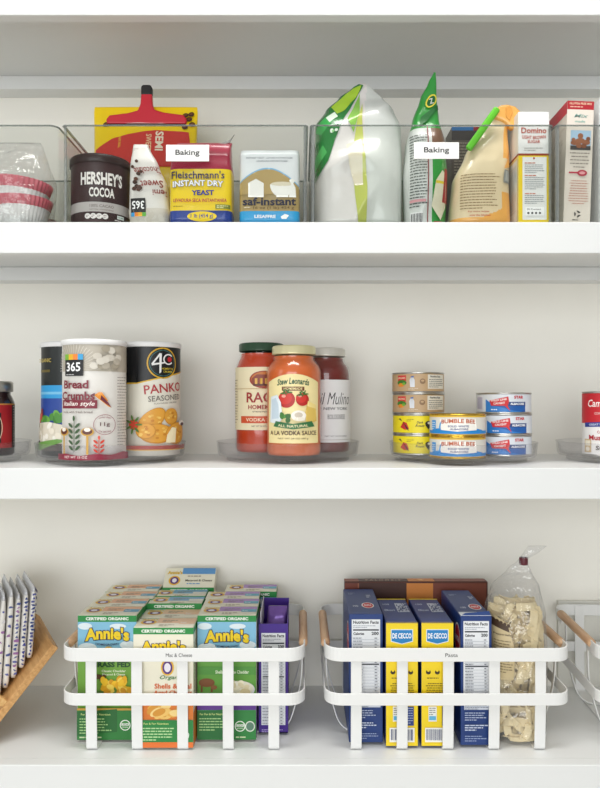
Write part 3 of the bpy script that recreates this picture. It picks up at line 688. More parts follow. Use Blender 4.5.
canister('breadcrumb_canister', 'black and cream canister with golden breaded chicken picture', -.2362, .131, .0455, .175, 163, art4c, '#e8e4d6')
canister('rice_canister', 'black and blue canister showing a rice dish, at the left', -.3625, .131, .0455, .175, 62, artblack, '#1f2423')

# --- sauce jars
def jar(name, label, x, Y, r, H, px, sauce, lidc, artf, lab, neck=None, lidr=None, labc='#efe7cf', lu=(-62, 62)):
    t = thing(name, label, 'jar', (x, Y, ZP), aim(x, Y, r, px)); nr = neck or r*.78; lr = lidr or nr+.001; lh = .0135
    zb = H-lh-.002
    prof = [(r*.55, 0), (r*.88, 0), (r*.97, .002), (r, .008), (r, H*.74), (r*.985, H*.78), (r*.93, H*.82), (nr*1.04, H*.865), (nr, H*.885), (nr, zb)]
    m = MB(); m.lathe(prof, GLASS, 84, cap0=True); gl_ = m.build('glass', t)
    m = MB(); pr = [(max(.001, a-.0022), max(b, .0025)) for a, b in prof[:-1]]; pr += [(nr-.0022, H*.905)]; m.lathe(pr, sauce, 72, cap0=True, cap1=True); m.build('sauce', gl_)
    m = MB(); z0, z1 = lab; n = 60; L = lu[1]-lu[0]
    a = Art(m, cylF(r+.0002), 3, lift=.0001, smooth=True); a.rect(lu[0], z0, lu[1], z1, labc); artf(a); m.build('paper_label', t)
    m = MB(); LM = M(lidc, .3, metal=.35 if lidc != '#2c4a35' else 0.1)
    m.lathe([(lr-.001, H-lh), (lr+.0004, H-lh+.001), (lr, H-lh+.002), (lr, H-.0025), (lr-.0012, H-.0006), (lr-.003, H), (lr-.005, H), (lr-.0065, H-.0012), (.001, H-.0012)], LM, 84, mod=lambda a_, z: 1+.0035*math.cos(a_*60) if z < H-.002 else 1); m.build('lid', t)
    return t
SAU1 = M('#c23c12', .3, bump=.3, bscale=120, coat=.6, name='tomato_sauce'); SAU2 = M('#d66526', .3, bump=.3, bscale=120, coat=.6, name='vodka_sauce', var=.1); SAU3 = M('#6e180d', .3, bump=.3, bscale=120, coat=.6, name='bolognese_sauce', var=.12)
def artr(a):
    a.ell(4, 118, 24, 14, '#9c3a24', 30); a.ell(4, 119, 21, 11.5, '#c9762f', 30); a.rect(-14, 108, 22, 112, '#5b2718')
    a.poly([(-16, 112), (-16, 120), (-8, 126), (14, 126), (22, 120), (22, 112)], '#8a3a25')
    for k in range(4): a.rect(-11+k*8, 111, -7+k*8, 120, '#e3b14e')
    a.rect(-62, 103, 62, 104, '#c3a26a')
    a.text("RAO'S", 4, 90, 17, '#a12a25', w=58, bold=.02); a.text('HOMEMADE', 4, 74.5, 7, '#a12a25', w=52, bold=.02); a.text('All Natural Premium Quality', 4, 67, 2.8, '#5c4a3a', w=38)
    a.rect(-36, 49, 44, 60, '#d0532c'); a.text('VODKA SAUCE', 4, 54.5, 5.5, '#f6e3c2', w=60); a.text('NET WT 24 OZ (1 LB 8 OZ)', 4, 44, 2.8, '#5c4a3a', w=40)
    a.lines(-56, 118, -44, 16, 4.5, 1.2, '#a3906c', .7)
jar('pasta_sauce_jar', 'tomato sauce jar with dark green lid, at the back left', -.0633, .168, .0432, .178, 262, SAU1, '#2c4a35', artr, (38, 138), lidr=.0368, neck=.0352, labc='#efe2bd', lu=(-58, 62))
def arts(a):
    a.poly([(-44, 22)]+[(-44, 112)]+[(-44+88*k/12, 112+12*math.sin(PI*k/12)) for k in range(13)]+[(44, 22)], '#f0dfa4')
    a.text('Stew Leonards', 0, 111, 9.5, '#2d5a3e', w=50, bold=.03, arc=2.5, shear=.2); a.rect(-17, 99, 17, 105, '#6b3b22'); a.text('HOMEMADE', 0, 102, 4, '#f0dfa4', w=28)
    for (u, v, q) in ((-10, 86, 13), (14, 86, 10)):
        a.ell(u, v, q, q*.95, '#b3241d', 26); a.ell(u-2, v+2, q*.8, q*.72, '#cc3327', 22); a.ell(u-4, v+5, q*.25, q*.18, '#eaa08c', 12)
        for k in range(6): a.ell(u+5*math.cos(k), v+q*.82+1.6*math.sin(k*1.7), 4.6, 1.1, '#3c6b2c', 10, k*1.1)
    a.poly([(-36, 90), (-24, 93), (-18, 82), (-15, 58), (-22, 50), (-38, 52)], '#dfe6ea'); a.poly([(-34, 86), (-26, 89), (-22, 78), (-21, 58), (-34, 57)], '#c2d2dd')
    a.poly([(22, 84), (36, 78), (38, 54), (20, 50), (18, 66)], '#d9b85c'); a.poly([(22, 84), (36, 78), (36, 72), (21, 76)], '#efd88b')
    a.ell(8, 62, 11, 8, '#f2ece2', 20); a.ell(8, 63, 6, 4, '#cbbfae', 16); a.ell(10, 57, 8, 3, '#e8e0d0')
    a.blobs(-17, 55, -6, 66, 7, ['#3f7a33', '#579540', '#2f6428'], 5)
    a.poly([(-30, 46), (-26, 54), (0, 50), (28, 54), (33, 46), (0, 42)], '#2f6b3d'); a.text('ALL NATURAL', 0, 48, 3.8, '#efe2b5', w=44, arc=-1.5)
    a.text('A LA VODKA SAUCE', 0, 36.5, 6.5, '#4a2c1c', w=72, bold=.02); a.text('NET WT 24 OZ 680 g', 0, 28, 3, '#6b533a', w=44)
jar('pasta_sauce_jar', 'orange vodka sauce jar with pale gold lid, in front', -.0095, .098, .0433, .168, 293, SAU2, '#e4dcae', arts, (21, 24), lidr=.0335, neck=.032, labc='#f0dfa4', lu=(-44, 44))
def arti(a):
    a.text('il Mulino', 0, 88, 19, '#2c2a30', w=56, bold=-.006, shear=.35); a.text('NEW YORK', 0, 72, 4.4, '#3a383e', w=44)
    a.text('BOLOGNESE', 0, 59, 7.5, '#4a4248', w=31, bold=0); a.text('NET WT 24 OZ (680g)', 0, 28, 2.6, '#6b666c', w=40); a.rect(-40, 22, 40, 22.8, '#b9b4b0')
jar('pasta_sauce_jar', 'dark bolognese jar with plain white label and silver lid', .0425, .170, .0402, .170, 337, SAU3, '#d6d2c8', arti, (18, 118), lidr=.0318, neck=.0305, labc='#e9e8e8', lu=(-50, 50))
# dark jar at left
t = thing('condiment_jar', 'small dark jar with red and black label and silver lid, at the left edge', 'jar', (-.478, .110, ZP), aim(-.478, .11, .031, -3))
r = .031; m = MB(); m.lathe([(r*.6, 0), (r*.9, 0), (r, .003), (r, .082), (r*.9, .09), (r*.82, .094), (r*.82, .1)], M('#2a1516', .2, coat=.7), 64, cap0=True); m.build('jar_body', t)
m = MB(); a = Art(m, cylF(r), 3, lift=.0003, smooth=True); a.rect(-70, 12, 70, 80, '#1c1718'); a.rect(-40, 12, 26, 78, '#a3141d'); a.rect(-40, 78, 40, 80, '#c98a3a'); a.rect(-18, 20, 6, 66, '#171314'); a.ring(-6, 43, 14, 24, 1, '#e0d3b5'); a.text('SPICY', -6, 50, 5, '#f0e8d8', w=18); a.lines(29, 76, 44, 15, 4.2, 1.4, '#b9b2aa'); m.build('paper_label', t)
m = MB(); m.lathe([(r*.86, .098), (r*.94, .099), (r*.94, .112), (r*.88, .1145), (.001, .114)], M('#b4b1aa', .3, metal=.8), 64, mod=lambda q, z: 1+.006*math.cos(q*50) if z < .113 else 1); m.build('lid', t)

# --- cans
def make_can(name, label, group, x, Y, z, r, H, rz, artf, rim=STEEL, side=STEEL, inset=2.6):
    t = thing(name, label, 'can', (x, Y, z), rz, group); m = MB()
    m.lathe([(.001, .0012), (r-.004, .0012), (r-.003, 0), (r-.0004, .0), (r+.0004, .0012), (r-.0006, .0024), (r-.001, .0028), (r-.001, H-.0028), (r-.0006, H-.0022), (r+.0004, H-.001), (r-.0004, H), (r-.003, H), (r-.0042, H-.002), (r-.012, H-.002), (r-.013, H-.0026), (.001, H-.0026)], [rim if True else side]*(64*15), 64)
    m.build('tin', t)
    m = MB(); artf(Art(m, cylF(r-.0006), 4, lift=.0001, smooth=True), H*1000); m.build('paper_label', t); return t
def a_tan(a, H):
    a.rect(-130, 2.8, 130, H-2.8, '#c2a27a'); a.rect(-36, H-14, -20, H-5, '#cf2f2c'); a.text('ORGANIC', -28, H-9, 3, '#f7e9c8', w=14); a.ell(-28, H-16.5, 9, 4.4, '#3f7d2c'); a.ell(-29, H-20, 6, 3, '#e08b2a'); a.ell(-24, H-18, 3, 2, '#7cb23a')
    a.poly([(-13, 9), (-6, 9), (-6, 20), (-8, 24), (-12, 24), (-14, 20)], '#e6e9ee'); a.poly([(-12, 24), (-8, 24), (-7, 26.5), (-12, 25.5)], '#4a74c0'); a.lines(-16, 7.5, 0, 2, 2.2, 1, '#e4d6bd')
    a.ell(6, 18, 4.4, 4.2, '#8f6f4c'); a.ell(6, 19, 2.4, 1.6, '#c2a27a'); a.rect(14, 6.5, 48, H-4, '#e5e0d2'); a.text('Nutrition Facts', 28, H-7, 3, '#2b2926', w=20, bold=.03); a.lines(16, H-11, 46, 5, 2.9, 1.1, '#6a665d')
def a_yel(a, H):
    a.rect(-130, 2.8, 130, H-2.8, '#f2df1c'); a.poly([(-30, 11), (-24, 20), (-18, 18), (-14, 9), (-21, 7)], '#c9302a'); a.poly([(-34, 24), (-30, 25), (-22, 15), (-18, 8), (-14, 6), (-19, 14), (-26, 20)], '#2a2326')
    a.lines(-18, 24, -6, 2, 2.4, .9, '#9a8b1c'); a.text('Dark', 3, 19, 3.6, '#2a2326', w=10, shear=.3); a.text('Roast', 3, 14, 3.8, '#2a2326', w=14, shear=.3)
    a.ell(16, 17, 5, 4.2, '#2a2a2c'); a.ell(17, 18, 2.4, 2, '#e8e8e0'); a.poly([(11, 15), (16, 8), (20, 14)], '#2a2a2c'); a.rect(25, 3, 25.6, H-3, '#8a7c14'); a.lines(26.5, H-6, 29, 8, 2.8, 1, '#5c5310')
def a_bee(a, H):
    a.rect(-130, 2.6, 130, H-2.6, '#e0dcd2'); a.rect(-130, H-5, 130, H-2.6, '#e2b93c'); a.rect(-130, 2.6, 130, 8, '#1f86cf'); a.poly([(-42, 8), (42, 8), (42, 9), (25, 12), (0, 7), (-25, 12), (-42, 9)], '#1f86cf')
    a.rect(-130, 2.6, 130, 3.4, '#e2b93c'); a.rect(-44, 9, -34, 23, '#3f95d6'); a.lines(-43, 20, -35, 4, 3, 1, '#e9f2f8')
    a.poly([(-24, 9), (-26, 25), (28, 25), (30, 9), (0, 7)], '#f2eee6')
    a.text('BUMBLE BEE', 2, 21, 6, '#b9552c', w=50, bold=.03, arc=1.2); a.text('SOLID WHITE', 2, 14.5, 3, '#3b4c86', w=30, bold=.03); a.text('ALBACORE', 3, 10.4, 2.8, '#3b4c86', w=26, bold=.03); a.poly([(-28, 10), (-26, 18), (-23, 22), (-25, 10)], '#4a9ad2')
def a_blu(a, H):
    a.rect(-130, 2.8, 130, H-2.8, '#dfe4ea'); a.rect(-22, 2.8, 42, 12, '#1c5ba8'); a.rect(-22, 12, 42, 18, '#20407e'); a.poly([(-22, 2.8), (-22, 22), (-6, 12), (20, 5), (38, 2.8)], '#2f7cc8')
    a.rect(-46, 5, -28, H-5, '#e9e7ee'); 
    for k in range(9): a.rect(-44+k*1.8, 7, -43.2+k*1.8, H-7, '#a9a6c2')
    a.poly([(-15, 20), (13, 26), (14, 18), (12, 12), (16, 4), (8, 12), (-12, 12)], '#cf2b30'); a.text('WILD LINE', -1, 20.8, 3, '#f6e6e2', w=24, bold=.03, rot=.12); a.text('CAUGHT', 0, 16, 3.2, '#f6e6e2', w=17, bold=.03, rot=.08)
    a.lines(-12, 7, 4, 1, 2, 1.6, '#e6eef6'); a.text('STAR', 29, 25, 4.6, '#c22a34', w=15, bold=.04); a.text('ALBACORE', 27, 15, 3.4, '#ffffff', w=22, bold=.03)
xt, Yt = .1894, .141; rz = aim(xt, Yt, .0412, 418)
zc = ZP; hy, ht = .0305, .0315
y0 = make_can('fish_can', 'yellow labelled can at the very bottom of the left stack', 'yellow cans in the left stack', xt, Yt, zc, .0406, .0318, rz, a_yel)
dup(y0, (xt, Yt, zc+.0319), rz, 'yellow labelled can second from the bottom of the left stack')
t0 = make_can('bean_can', 'tan labelled can lying on the yellow cans', 'tan cans in the left stack', xt+.0003, Yt, zc+.0638, .0414, .0325, rz, a_tan)
dup(t0, (xt-.0003, Yt, zc+.0964), rz+.03, 'tan labelled can at the very top of the left stack')
xb, Yb = .236, .0695; rz = aim(xb, Yb, .0415, 457)
GOLD = M('#d9b24a', .25, metal=1.0, name='gold_tin')
b0 = make_can('tuna_can', 'gold rimmed tuna can with blue base band, lower of two', 'gold rimmed tuna cans', xb, Yb, zc, .0415, .0325, rz, a_bee, GOLD, GOLD)
dup(b0, (xb, Yb, zc+.0326), rz, 'gold rimmed tuna can with blue base band, upper of two')
xs, Ys = .3195, .117; rz = aim(xs, Ys, .0418, 500)
s_ = make_can('salmon_can', 'blue and white can with red flag, lowest of three', 'blue and white cans in the right stack', xs, Ys, zc, .0418, .0322, rz, a_blu)
dup(s_, (xs+.0006, Ys, zc+.0323), rz+.01, 'blue and white can with red flag, middle of three')
dup(s_, (xs-.0004, Ys, zc+.0646), rz-.02, 'blue and white can with red flag, topmost of three')
def a_soup(a, H):
    a.rect(-110, 3, 110, H-3, '#efece8'); a.rect(-110, 50, 110, H-3, '#c8202c'); a.text("Campbell's", -2, 79, 15, '#fbf6f0', w=50, bold=.01, shear=.25); a.text('CONDENSED', -3, 65, 3.4, '#f3dcd6', w=26)
    a.poly([(-34, 44), (-34, 51), (34, 54), (34, 47)], '#2d3f8f'); a.text('GREAT FOR COOKING', 0, 49, 3, '#e8ecf4', w=50, rot=.04)
    a.text('Cream of', -2, 37, 4, '#b02a34', w=20); a.text('Mushroom', 0, 28.5, 8, '#b02a34', w=50, bold=.03); a.text('SOUP', 0, 13, 7, '#5b514c', w=28, bold=.03); a.rect(-34, 6, -21, 26, '#cfb48a'); a.rect(-32.5, 16, -22.5, 24, '#e9e0cc'); a.ell(-27.5, 11, 4, 3.4, '#e9dfce')
xc, Yc = .470, .100
make_can('soup_can', 'tall red and white condensed soup can at the right edge', None, xc, Yc, ZP, .033, .0985, aim(xc, Yc, .033, 606), a_soup)

# ================================================================== BOTTOM SHELF: BASKETS
def rpath(W, D, r, z, y0=0, seg=7): return [Vector((a, b+y0, z)) for a, b in rrect(-W/2, W/2, 0, D, r, seg)]
BW, BD, BR_ = .357, .222, .024
def basket(label, loc, rz, text=None, tu=0, W=BW):
    D = BD; t = thing('metal_basket', label, 'basket', loc, rz, 'white metal baskets with wooden handles'); zr, zm = .1415, .077
    def halfpath(z, W, D, r, front, cut):
        p = rpath(W, D, r, z); 
        out = [q for q in p if (q.y < cut if front else q.y > D-cut)]
        out.sort(key=lambda q: math.atan2(q.x, -(q.y-cut) if front else (q.y-(D-cut))))
        return out
    hf = .038
    fr = [Vector((-W/2, hf+.012, zr))]+halfpath(zr, W, D, BR_, True, hf)+[Vector((W/2, hf+.012, zr))]
    m = MB(); m.strap(fr, (0, 0, 1), .0195, .0022, WM)
    if text:
        a = Art(m, lambda u, v, h: (tu+u, -.0011-h, zr+v)); a.text(text[0], 0, 0, text[1], '#2b2b2b', w=text[2], bold=0, res=3)
    m.build('front_rim', t)
    m = MB(); bk = [Vector((p.x, D-p.y, p.z)) for p in fr]; m.strap(bk, (0, 0, 1), .0195, .0022, WM); m.build('back_rim', t)
    m = MB(); m.strap(rpath(W, D, BR_, zm), (0, 0, 1), .0175, .0022, WM, closed=True); m.build('middle_band', t)
    ib = .006
    for k in range(5):
        xk = (k-2)*.0668*W/BW; p = [(xk, .0024, zr+.008), (xk, .0026, zm), (xk, ib, .0012), (xk, D-ib, .0012), (xk, D-.0026, zm), (xk, D-.0024, zr+.008)]
        m = MB(); m.strap(fillet(p, .007, 6), (1, 0, 0), .0158, .0016, WM); m.build('upright_strap', t)
    xi = W/2-.026
    for yk in (.060, D-.060):
        p = [(-W/2+.0025, yk, zr), (-W/2+.004, yk, zm), (-xi, yk, .0028), (xi, yk, .0028), (W/2-.004, yk, zm), (W/2-.0025, yk, zr)]
        m = MB(); m.strap(fillet(p, .028, 8), (0, 1, 0), .007, .0016, WM); m.build('cross_strap', t)
    for s in (-1, 1):
        m = MB(); x = s*(W/2-.0015); m.tube([(x, .036, zr+.002), (x, .037, zr+.003), (x, .040, zr+.004), (x, D-.040, zr+.004), (x, D-.037, zr+.003), (x, D-.036, zr+.002)], [.0035, .0062, .0068, .0068, .0062, .0035], BEECH, 18)
        m.build('handle', t)
    return t
B1X, B2X, BY = X(182, .033), X(449, .033), .034
basket('white metal basket full of macaroni boxes', (B1X, BY, ZB), 0, ('Mac & Cheese', 5.2, 38), X(179, .033)-B1X, .354)
basket('white metal basket full of pasta boxes and a pasta bag', (B2X, BY, ZB), 0, ('Pasta', 5.2, 18), X(451.5, .033)-B2X)
basket('white metal basket at the right edge, only its left side in view', (.612, .022, ZB), -.06)
ZC = ZB+.0040

# --- macaroni boxes
BWm, BDm, BHm = .0878, .042, .184
def seal(a, u, v, q=9):
    a.ell(u, v, q*1.0, q*1.25, '#e8b72c', 26); a.ell(u, v, q*.78, q*1.02, '#5a2b7a', 26); a.ell(u, v, q*.5, q*.7, '#efe9f3', 22)
def annies(a, v, c='#f6d31c', h=19, w=66):
    a.text("Annie's", 44, v, h, c, w=w, bold=.045, outline=.05, oc='#2c2a55', arc=3)
def usda(a, u, v): a.ell(u, v, 8, 8, '#eef2e8', 24); a.ell(u, v, 6.6, 6.6, '#3b8a3c', 24); a.rect(u-5.5, v-.6, u+5.5, v+3, '#eef2e8'); a.text('USDA', u, v+1.2, 2.6, '#2c6a32', w=9); a.text('ORGANIC', u, v-2.8, 1.8, '#eef2e8', w=9)
def top_art(c1, c2):
    def f(a):
        a.rect(30, 18, 87, 41.5, c1); a.rect(30, 0, 87, 18, '#eee9d6'); a.ell(18, 22, 12, 10, '#e8b72c', 20); a.ell(18, 22, 8.6, 7.4, '#5a2b7a', 20); a.ell(18, 22, 5, 4.6, '#efe9f3', 16)
        a.text("Annie's", 18, 34.5, 6, '#e0b52a', w=24, bold=.04); a.lines(38, 30, 62, 2, 6, 2, '#8a7a6a'); a.rect(64, 14, 87, 27, c2); a.text('Real', 70, 20, 5, '#eef2f6', w=8)
        a.lines(36, 10, 60, 2, 5, 2, '#9b8f7d')
    return f
def front_common(a, sky=True):
    H, W = 184, 87.8
    a.rect(0, H-9.5, W, H, '#1f8a3c'); a.text('CERTIFIED ORGANIC', W/2, H-4.8, 4.6, '#f4f6ee', w=64, bold=.04)
    if sky:
        a.rect(0, 112, W, H-9.5, '#86c1de')
        for (u, v, q, w) in ((8, 168, 12, 5), (78, 140, 14, 6), (14, 136, 16, 7), (60, 168, 14, 4), (30, 128, 22, 6), (66, 124, 20, 7)): a.ell(min(max(u, q*.9), W-q*.9), v, q*.88, w, '#e6f1f6', 20)
def mac1(a):
    W = 87.8; front_common(a); a.rect(0, 44, W, 118, '#6d9f3a'); annies(a, 155); a.text('HOMEGROWN', 44, 142, 3, '#2c2a55', w=34, bold=.02, arc=-1.4); seal(a, 46, 127)
    a.text('GRASS FED', 50, 111, 8, '#1f4a24', w=58, bold=.045); a.text('Classic Cheddar', 54, 101.5, 3.4, '#f3f6dc', w=36); a.text('Macaroni & Cheese', 54, 96.5, 3.2, '#f3f6dc', w=34)
    a.rect(24, 66, 40, 72, '#4c7a2a'); a.ell(30, 93, 8, 3.6, '#5a3a1c'); a.rect(24, 87, 26, 92, '#5a3a1c'); a.rect(33, 87, 35, 92, '#5a3a1c'); a.ell(40, 94, 3, 2.2, '#5a3a1c')
    for i in range(34): a.ell(random.uniform(38, 80), random.uniform(66, 90), 6, 4, ['#f2c22a', '#e6ab1c', '#f8d85a', '#d99a18'][i % 4], 12, random.uniform(0, 3))
    a.rect(0, 56, W, 66, '#e07b28'); a.rect(0, 0, W, 44, '#2b7a35'); a.rect(0, 44, W, 47, '#c99a3a')
    a.poly([(0, 6), (60, 12), (60, 46), (0, 42)], '#21652c'); a.text('For Fun & For Nutrition', 28, 38, 3, '#cfe08a', w=44); a.lines(4, 32, 52, 6, 4.2, 1.6, '#a9d08a', .75); usda(a, 72, 22); a.lines(4, 5, 60, 1, 3, 2, '#cfe0b0')
def mac2(a):
    W = 87.8; H = 174
    a.rect(0, H-9.5, W, H, '#1f8a3c'); a.text('CERTIFIED ORGANIC', W/2, H-4.8, 4.6, '#f4f6ee', w=64, bold=.04)
    annies(a, 145, h=17); seal(a, 50, 116, 9.5); a.text('Organic', 56, 101, 7.5, '#3a7a3c', w=34, shear=.3); a.text('Shells & Real', 58, 89, 7.5, '#d4622a', w=54, bold=.025); a.text('Aged Cheddar', 58, 79, 7.5, '#d4622a', w=56, bold=.025); a.text('MACARONI & CHEESE', 54, 71, 3.2, '#d4622a', w=52)
    a.rect(0, 40, W, 62, '#de7a2b'); 
    for i in range(16): a.ell(random.uniform(24, 72), random.uniform(44, 62), 10, 5, ['#e9b14c', '#f1c56a', '#d99632', '#f6d78c'][i % 4], 16, random.uniform(-.6, .9))
    a.rect(0, 8, W, 40, '#21803a'); a.rect(0, 0, W, 8, '#e0702a'); a.text('For Fun & For Nutrition', 30, 35, 3, '#cfe08a', w=44); a.lines(6, 29, 66, 5, 4.2, 1.7, '#b9dca0', .75); usda(a, 74, 18)
def mac3(a):
    W = 87.8; front_common(a); a.rect(0, 50, W, 118, '#5f9a3c'); annies(a, 152); a.text('HOMEGROWN', 44, 139, 3, '#2c2a55', w=34, bold=.02, arc=-1.4); seal(a, 44, 125)
    a.rect(0, 96, W, 108, '#4f8f3a'); a.text('Shells & White Cheddar', 52, 100, 5, '#eef3d8', w=50)
    a.ell(14, 84, 12, 6.5, '#7a4a28', 20); a.rect(5, 70, 8, 82, '#7a4a28'); a.rect(20, 70, 23, 82, '#7a4a28'); a.ell(25, 77, 4.5, 3.4, '#8c5a34', 14)
    a.ell(62, 74, 24, 13, '#dfe0df', 30); a.ell(62, 76, 22, 11, '#e9e2cf', 30)
    for i in range(22): a.ell(62+random.uniform(-15, 15), 78+random.uniform(-7, 7), 5, 3.6, ['#f3ead0', '#e6d9b4', '#fbf5e4', '#dccb9e'][i % 4], 12, random.uniform(0, 3))
    a.rect(0, 44, W, 56, '#5c2f8a'); a.rect(0, 0, W, 44, '#2a7f3a'); a.poly([(0, 0), (52, 2), (54, 46), (0, 42)], '#1f6a30'); a.text('For Fun & For Nutrition', 24, 38, 3, '#cfe08a', w=40); a.lines(3, 32, 44, 5, 4.2, 1.5, '#a9d08a', .75); usda(a, 64, 20); a.ell(79, 20, 7.4, 8, '#d9e2d2'); a.ell(79, 20, 5.8, 6.4, '#5a7f6a'); a.lines(58, 5, 84, 1, 3, 2, '#cfe0b0')
def sideart(c): return lambda a: (a.rect(0, 0, 42, 50, c), a.rect(0, 174.5-0, 42, 184, '#1f8a3c') if c != '#de7a2b' else a.rect(0, 164.5, 42, 174, '#1f8a3c'), a.lines(5, 150, 37, 18, 5, 1.3, '#a29a84'))
GRP = 'macaroni boxes in the basket'
def mk(label, x, Y, H, fr, c1, c2, side, D=BDm): return carton('macaroni_box', label, 'box', (x, Y+D/2, ZC), BWm, D, H, '#ece7d2', 0, {'front': fr, 'top': top_art(c1, c2), 'right': sideart(side), 'left': lambda a: a.rect(0, 0, D*1000, 60, '#2b7a35')}, GRP)
c1x, c2x, c3x = -.2885, -.1995, -.1095
b1 = mk('sky blue macaroni box, front one of the left column, with yellow elbow pasta', c1x, .068, .184, mac1, '#e9b48e', '#5fa9c9', '#e07b28')
b2 = mk('cream macaroni box with orange lettering at the front middle of the basket', c2x, .0425, .174, mac2, '#f0c9a8', '#f0c9a8', '#de7a2b')
b3 = mk('sky blue macaroni box, front one of the right column, with a brown cow', c3x, .068, .184, mac3, '#b08cc8', '#5fb0c9', '#5c2f8a')
def back(src, x, Y, label, rz=0): return dup(src, (x, Y+BDm/2, ZC), rz, label)
back(b1, c1x+.001, .1115, 'macaroni box second from the front of the left column')
back(b1, c1x+.006, .1545, 'macaroni box third from the front of the left column')
back(b1, c1x+.0045, .1985, 'macaroni box at the very back of the left column')
back(b2, c2x+.000, .0875, 'peach topped macaroni box second from the front of the middle column')
b4 = mk('macaroni box with blue top, third from the front of the middle column', c2x-.0002, .1305, .182, mac1, '#7fb0d0', '#e9e6dc', '#e07b28')
back(b4, c2x-.0005, .1725, 'macaroni box with blue top, fourth from the front of the middle column')
t = carton('macaroni_box', 'tallest macaroni box with raised blue printed lid, sticking up at the back', 'box', (c2x+.0085, .2152+.0168, ZC), BWm, .0335, .187, '#ece7d2', 0, {'front': lambda a: (a.rect(0, 177, 87.8, 186.5, '#1f8a3c'), a.text('CERTIFIED ORGANIC', 44, 181.5, 4.6, '#f4f6ee', w=64, bold=.04))}, GRP)
m = MB(); hw = BWm/2; h0_, h1_ = .1872, .2120; y0_, y1_ = -.0167, .0165
m.add([(-hw, y0_, h0_), (hw, y0_, h0_), (hw, y1_, h1_), (-hw, y1_, h1_), (-hw, y1_, h0_), (hw, y1_, h0_)], [(0, 1, 2, 3), (0, 3, 4), (1, 5, 2), (3, 2, 5, 4), (0, 4, 5, 1)], M('#ece7d2', .42))
sl = math.hypot(h1_-h0_, y1_-y0_); nn = Vector((0, -(h1_-h0_), y1_-y0_)).normalized()
a = Art(m, lambda u, v, h: (-hw+u, y0_+v*1000/(sl*1000)*(y1_-y0_)-0*h+nn.y*h, h0_+v*1000/(sl*1000)*(h1_-h0_)+nn.z*h))
a.rect(30, 28, 87, 41, '#5f97cc'); a.ell(18, 14, 10, 10, '#e8b72c', 20); a.ell(18, 14, 7.4, 7.4, '#5a2b7a', 20); a.ell(18, 14, 4, 4.6, '#efe9f3', 16)
a.text("Annie's", 17, 31, 7.5, '#e0b52a', w=26, bold=.04); a.text('Macaroni & Cheese', 60, 14, 4.6, '#5b5446', w=46, bold=.02); a.lines(40, 24, 80, 1, 5, 2, '#9b8f7d'); a.lines(40, 8, 78, 1, 5, 2, '#6fa0cc')
m.build('raised_lid', t)
back(b3, c3x+.0005, .1115, 'macaroni box with purple top patch, second of the right column')
back(b3, c3x-.001, .1545, 'macaroni box with purple top patch, third of the right column')
back(b3, c3x+.026, .1990, 'macaroni box at the back right, shifted behind the open purple box')
# open purple box
PU = M('#43208a', .42); t = thing('macaroni_box', 'open purple box with nutrition panel, at the right end of the basket', 'box', (-.0405, .0855, ZC), 0, GRP)
W, D, H = .0445, .098, .166; m = MB(); y0_ = 0
for (a0, a1, b0_, b1_, h0, h1) in ((-W/2, W/2, 0, .0012, 0, H), (-W/2, W/2, D-.0012, D, 0, H+.012), (-W/2, -W/2+.0012, .0012, D-.0012, 0, H+.006), (W/2-.0012, W/2, .0012, D-.0012, 0, H+.006), (-W/2, W/2, 0, D, 0, .0012)):
    m.box(a0, a1, b0_, b1_, h0, h1, PU)
Fq = lambda u, v, h: (-W/2+u, -h, v)
a = Art(m, Fq); a.facts(4, 12, 40.5, 152, '330'); a.lines(5, 8, 40, 2, 3, 1.2, '#b9a6dd'); ct_ = m.build('carton', t)
m = MB(); m.box(-W/2+.002, -W/2+.0032, .006, D-.004, H-.02, H+.016, M('#e2dfe6', .5), .0003, 1); m.build('open_flap', ct_, 'pale inner flap')
pp = Pouch([(0, .017, .030, 0, 0), (.06, .018, .034, 0, 0), (.135, .017, .03, .002, 0), (.165, .016, .012, .004, .004), (.176, .015, .002, .004, .006)], n=3, amp=.004, freq=60, seed=2)
m = MB(); pp.mesh(m, lambda *q: M('#7b5aa8', .25, metal=.3, name='purple_foil')); o = m.build('foil_pouch', t, 'shiny purple foil'); o.location = (.001, D/2, .0013)

# --- pasta boxes
NAVY = '#1c3a78'
def barilla_front(W, cal='200'):
    def f(a):
        a.facts(4, 62, W-4, 182, cal); a.rect(4, 54, W-4, 61, '#c9cfda'); a.lines(5, 60, W-5, 3, 2.2, .9, '#5c6270')
        a.lines(5, 50, W-5, 4, 3.4, 1.4, '#aab6d2', .7); a.lines(5, 32, W-5, 3, 3.4, 1.6, '#c3cde2', .7); a.lines(5, 16, W-5, 3, 3.4, 1.2, '#93a3c8', .7)
    return f
def barilla_top(a):
    a.ell(32, 44, 9.5, 15, '#f4f2f0'); a.ell(32, 44, 8, 13, '#cf2334'); a.text('PASTA', 32, 44, 8, '#ffffff', w=11, bold=.03); a.text('100', 13, 40, 8, '#d5dcec', w=8); a.lines(34, 100, 42, 3, 6, 2.4, '#cdd6ea'); a.lines(6, 112, 18, 2, 6, 2, '#9fb0d4'); a.rect(4, 3, 30, 4.5, '#4a67a4')
def barilla_left(a): a.ell(118, 150, 18, 24, '#f4f2f0'); a.ell(118, 150, 15.5, 21, '#cf2334'); a.text('PASTA', 118, 150, 9, '#ffffff', w=24, bold=.03); a.rect(10, 20, 120, 90, '#2b4d93')
def bar(label, x, Y, rz, Wd): return carton('pasta_box', label, 'box', (x, Y+.07, ZC), Wd, .138, .189, NAVY, rz, {'front': barilla_front(Wd*1000), 'top': barilla_top, 'left': barilla_left}, 'pasta boxes in the basket')
bar('navy blue pasta box at the left end of the basket, lid closed', X(366, .055), .055, 0, .050)
t = bar('navy blue pasta box with slightly opened lid, beside the pasta bag', .2585, .047, 0, .0455)
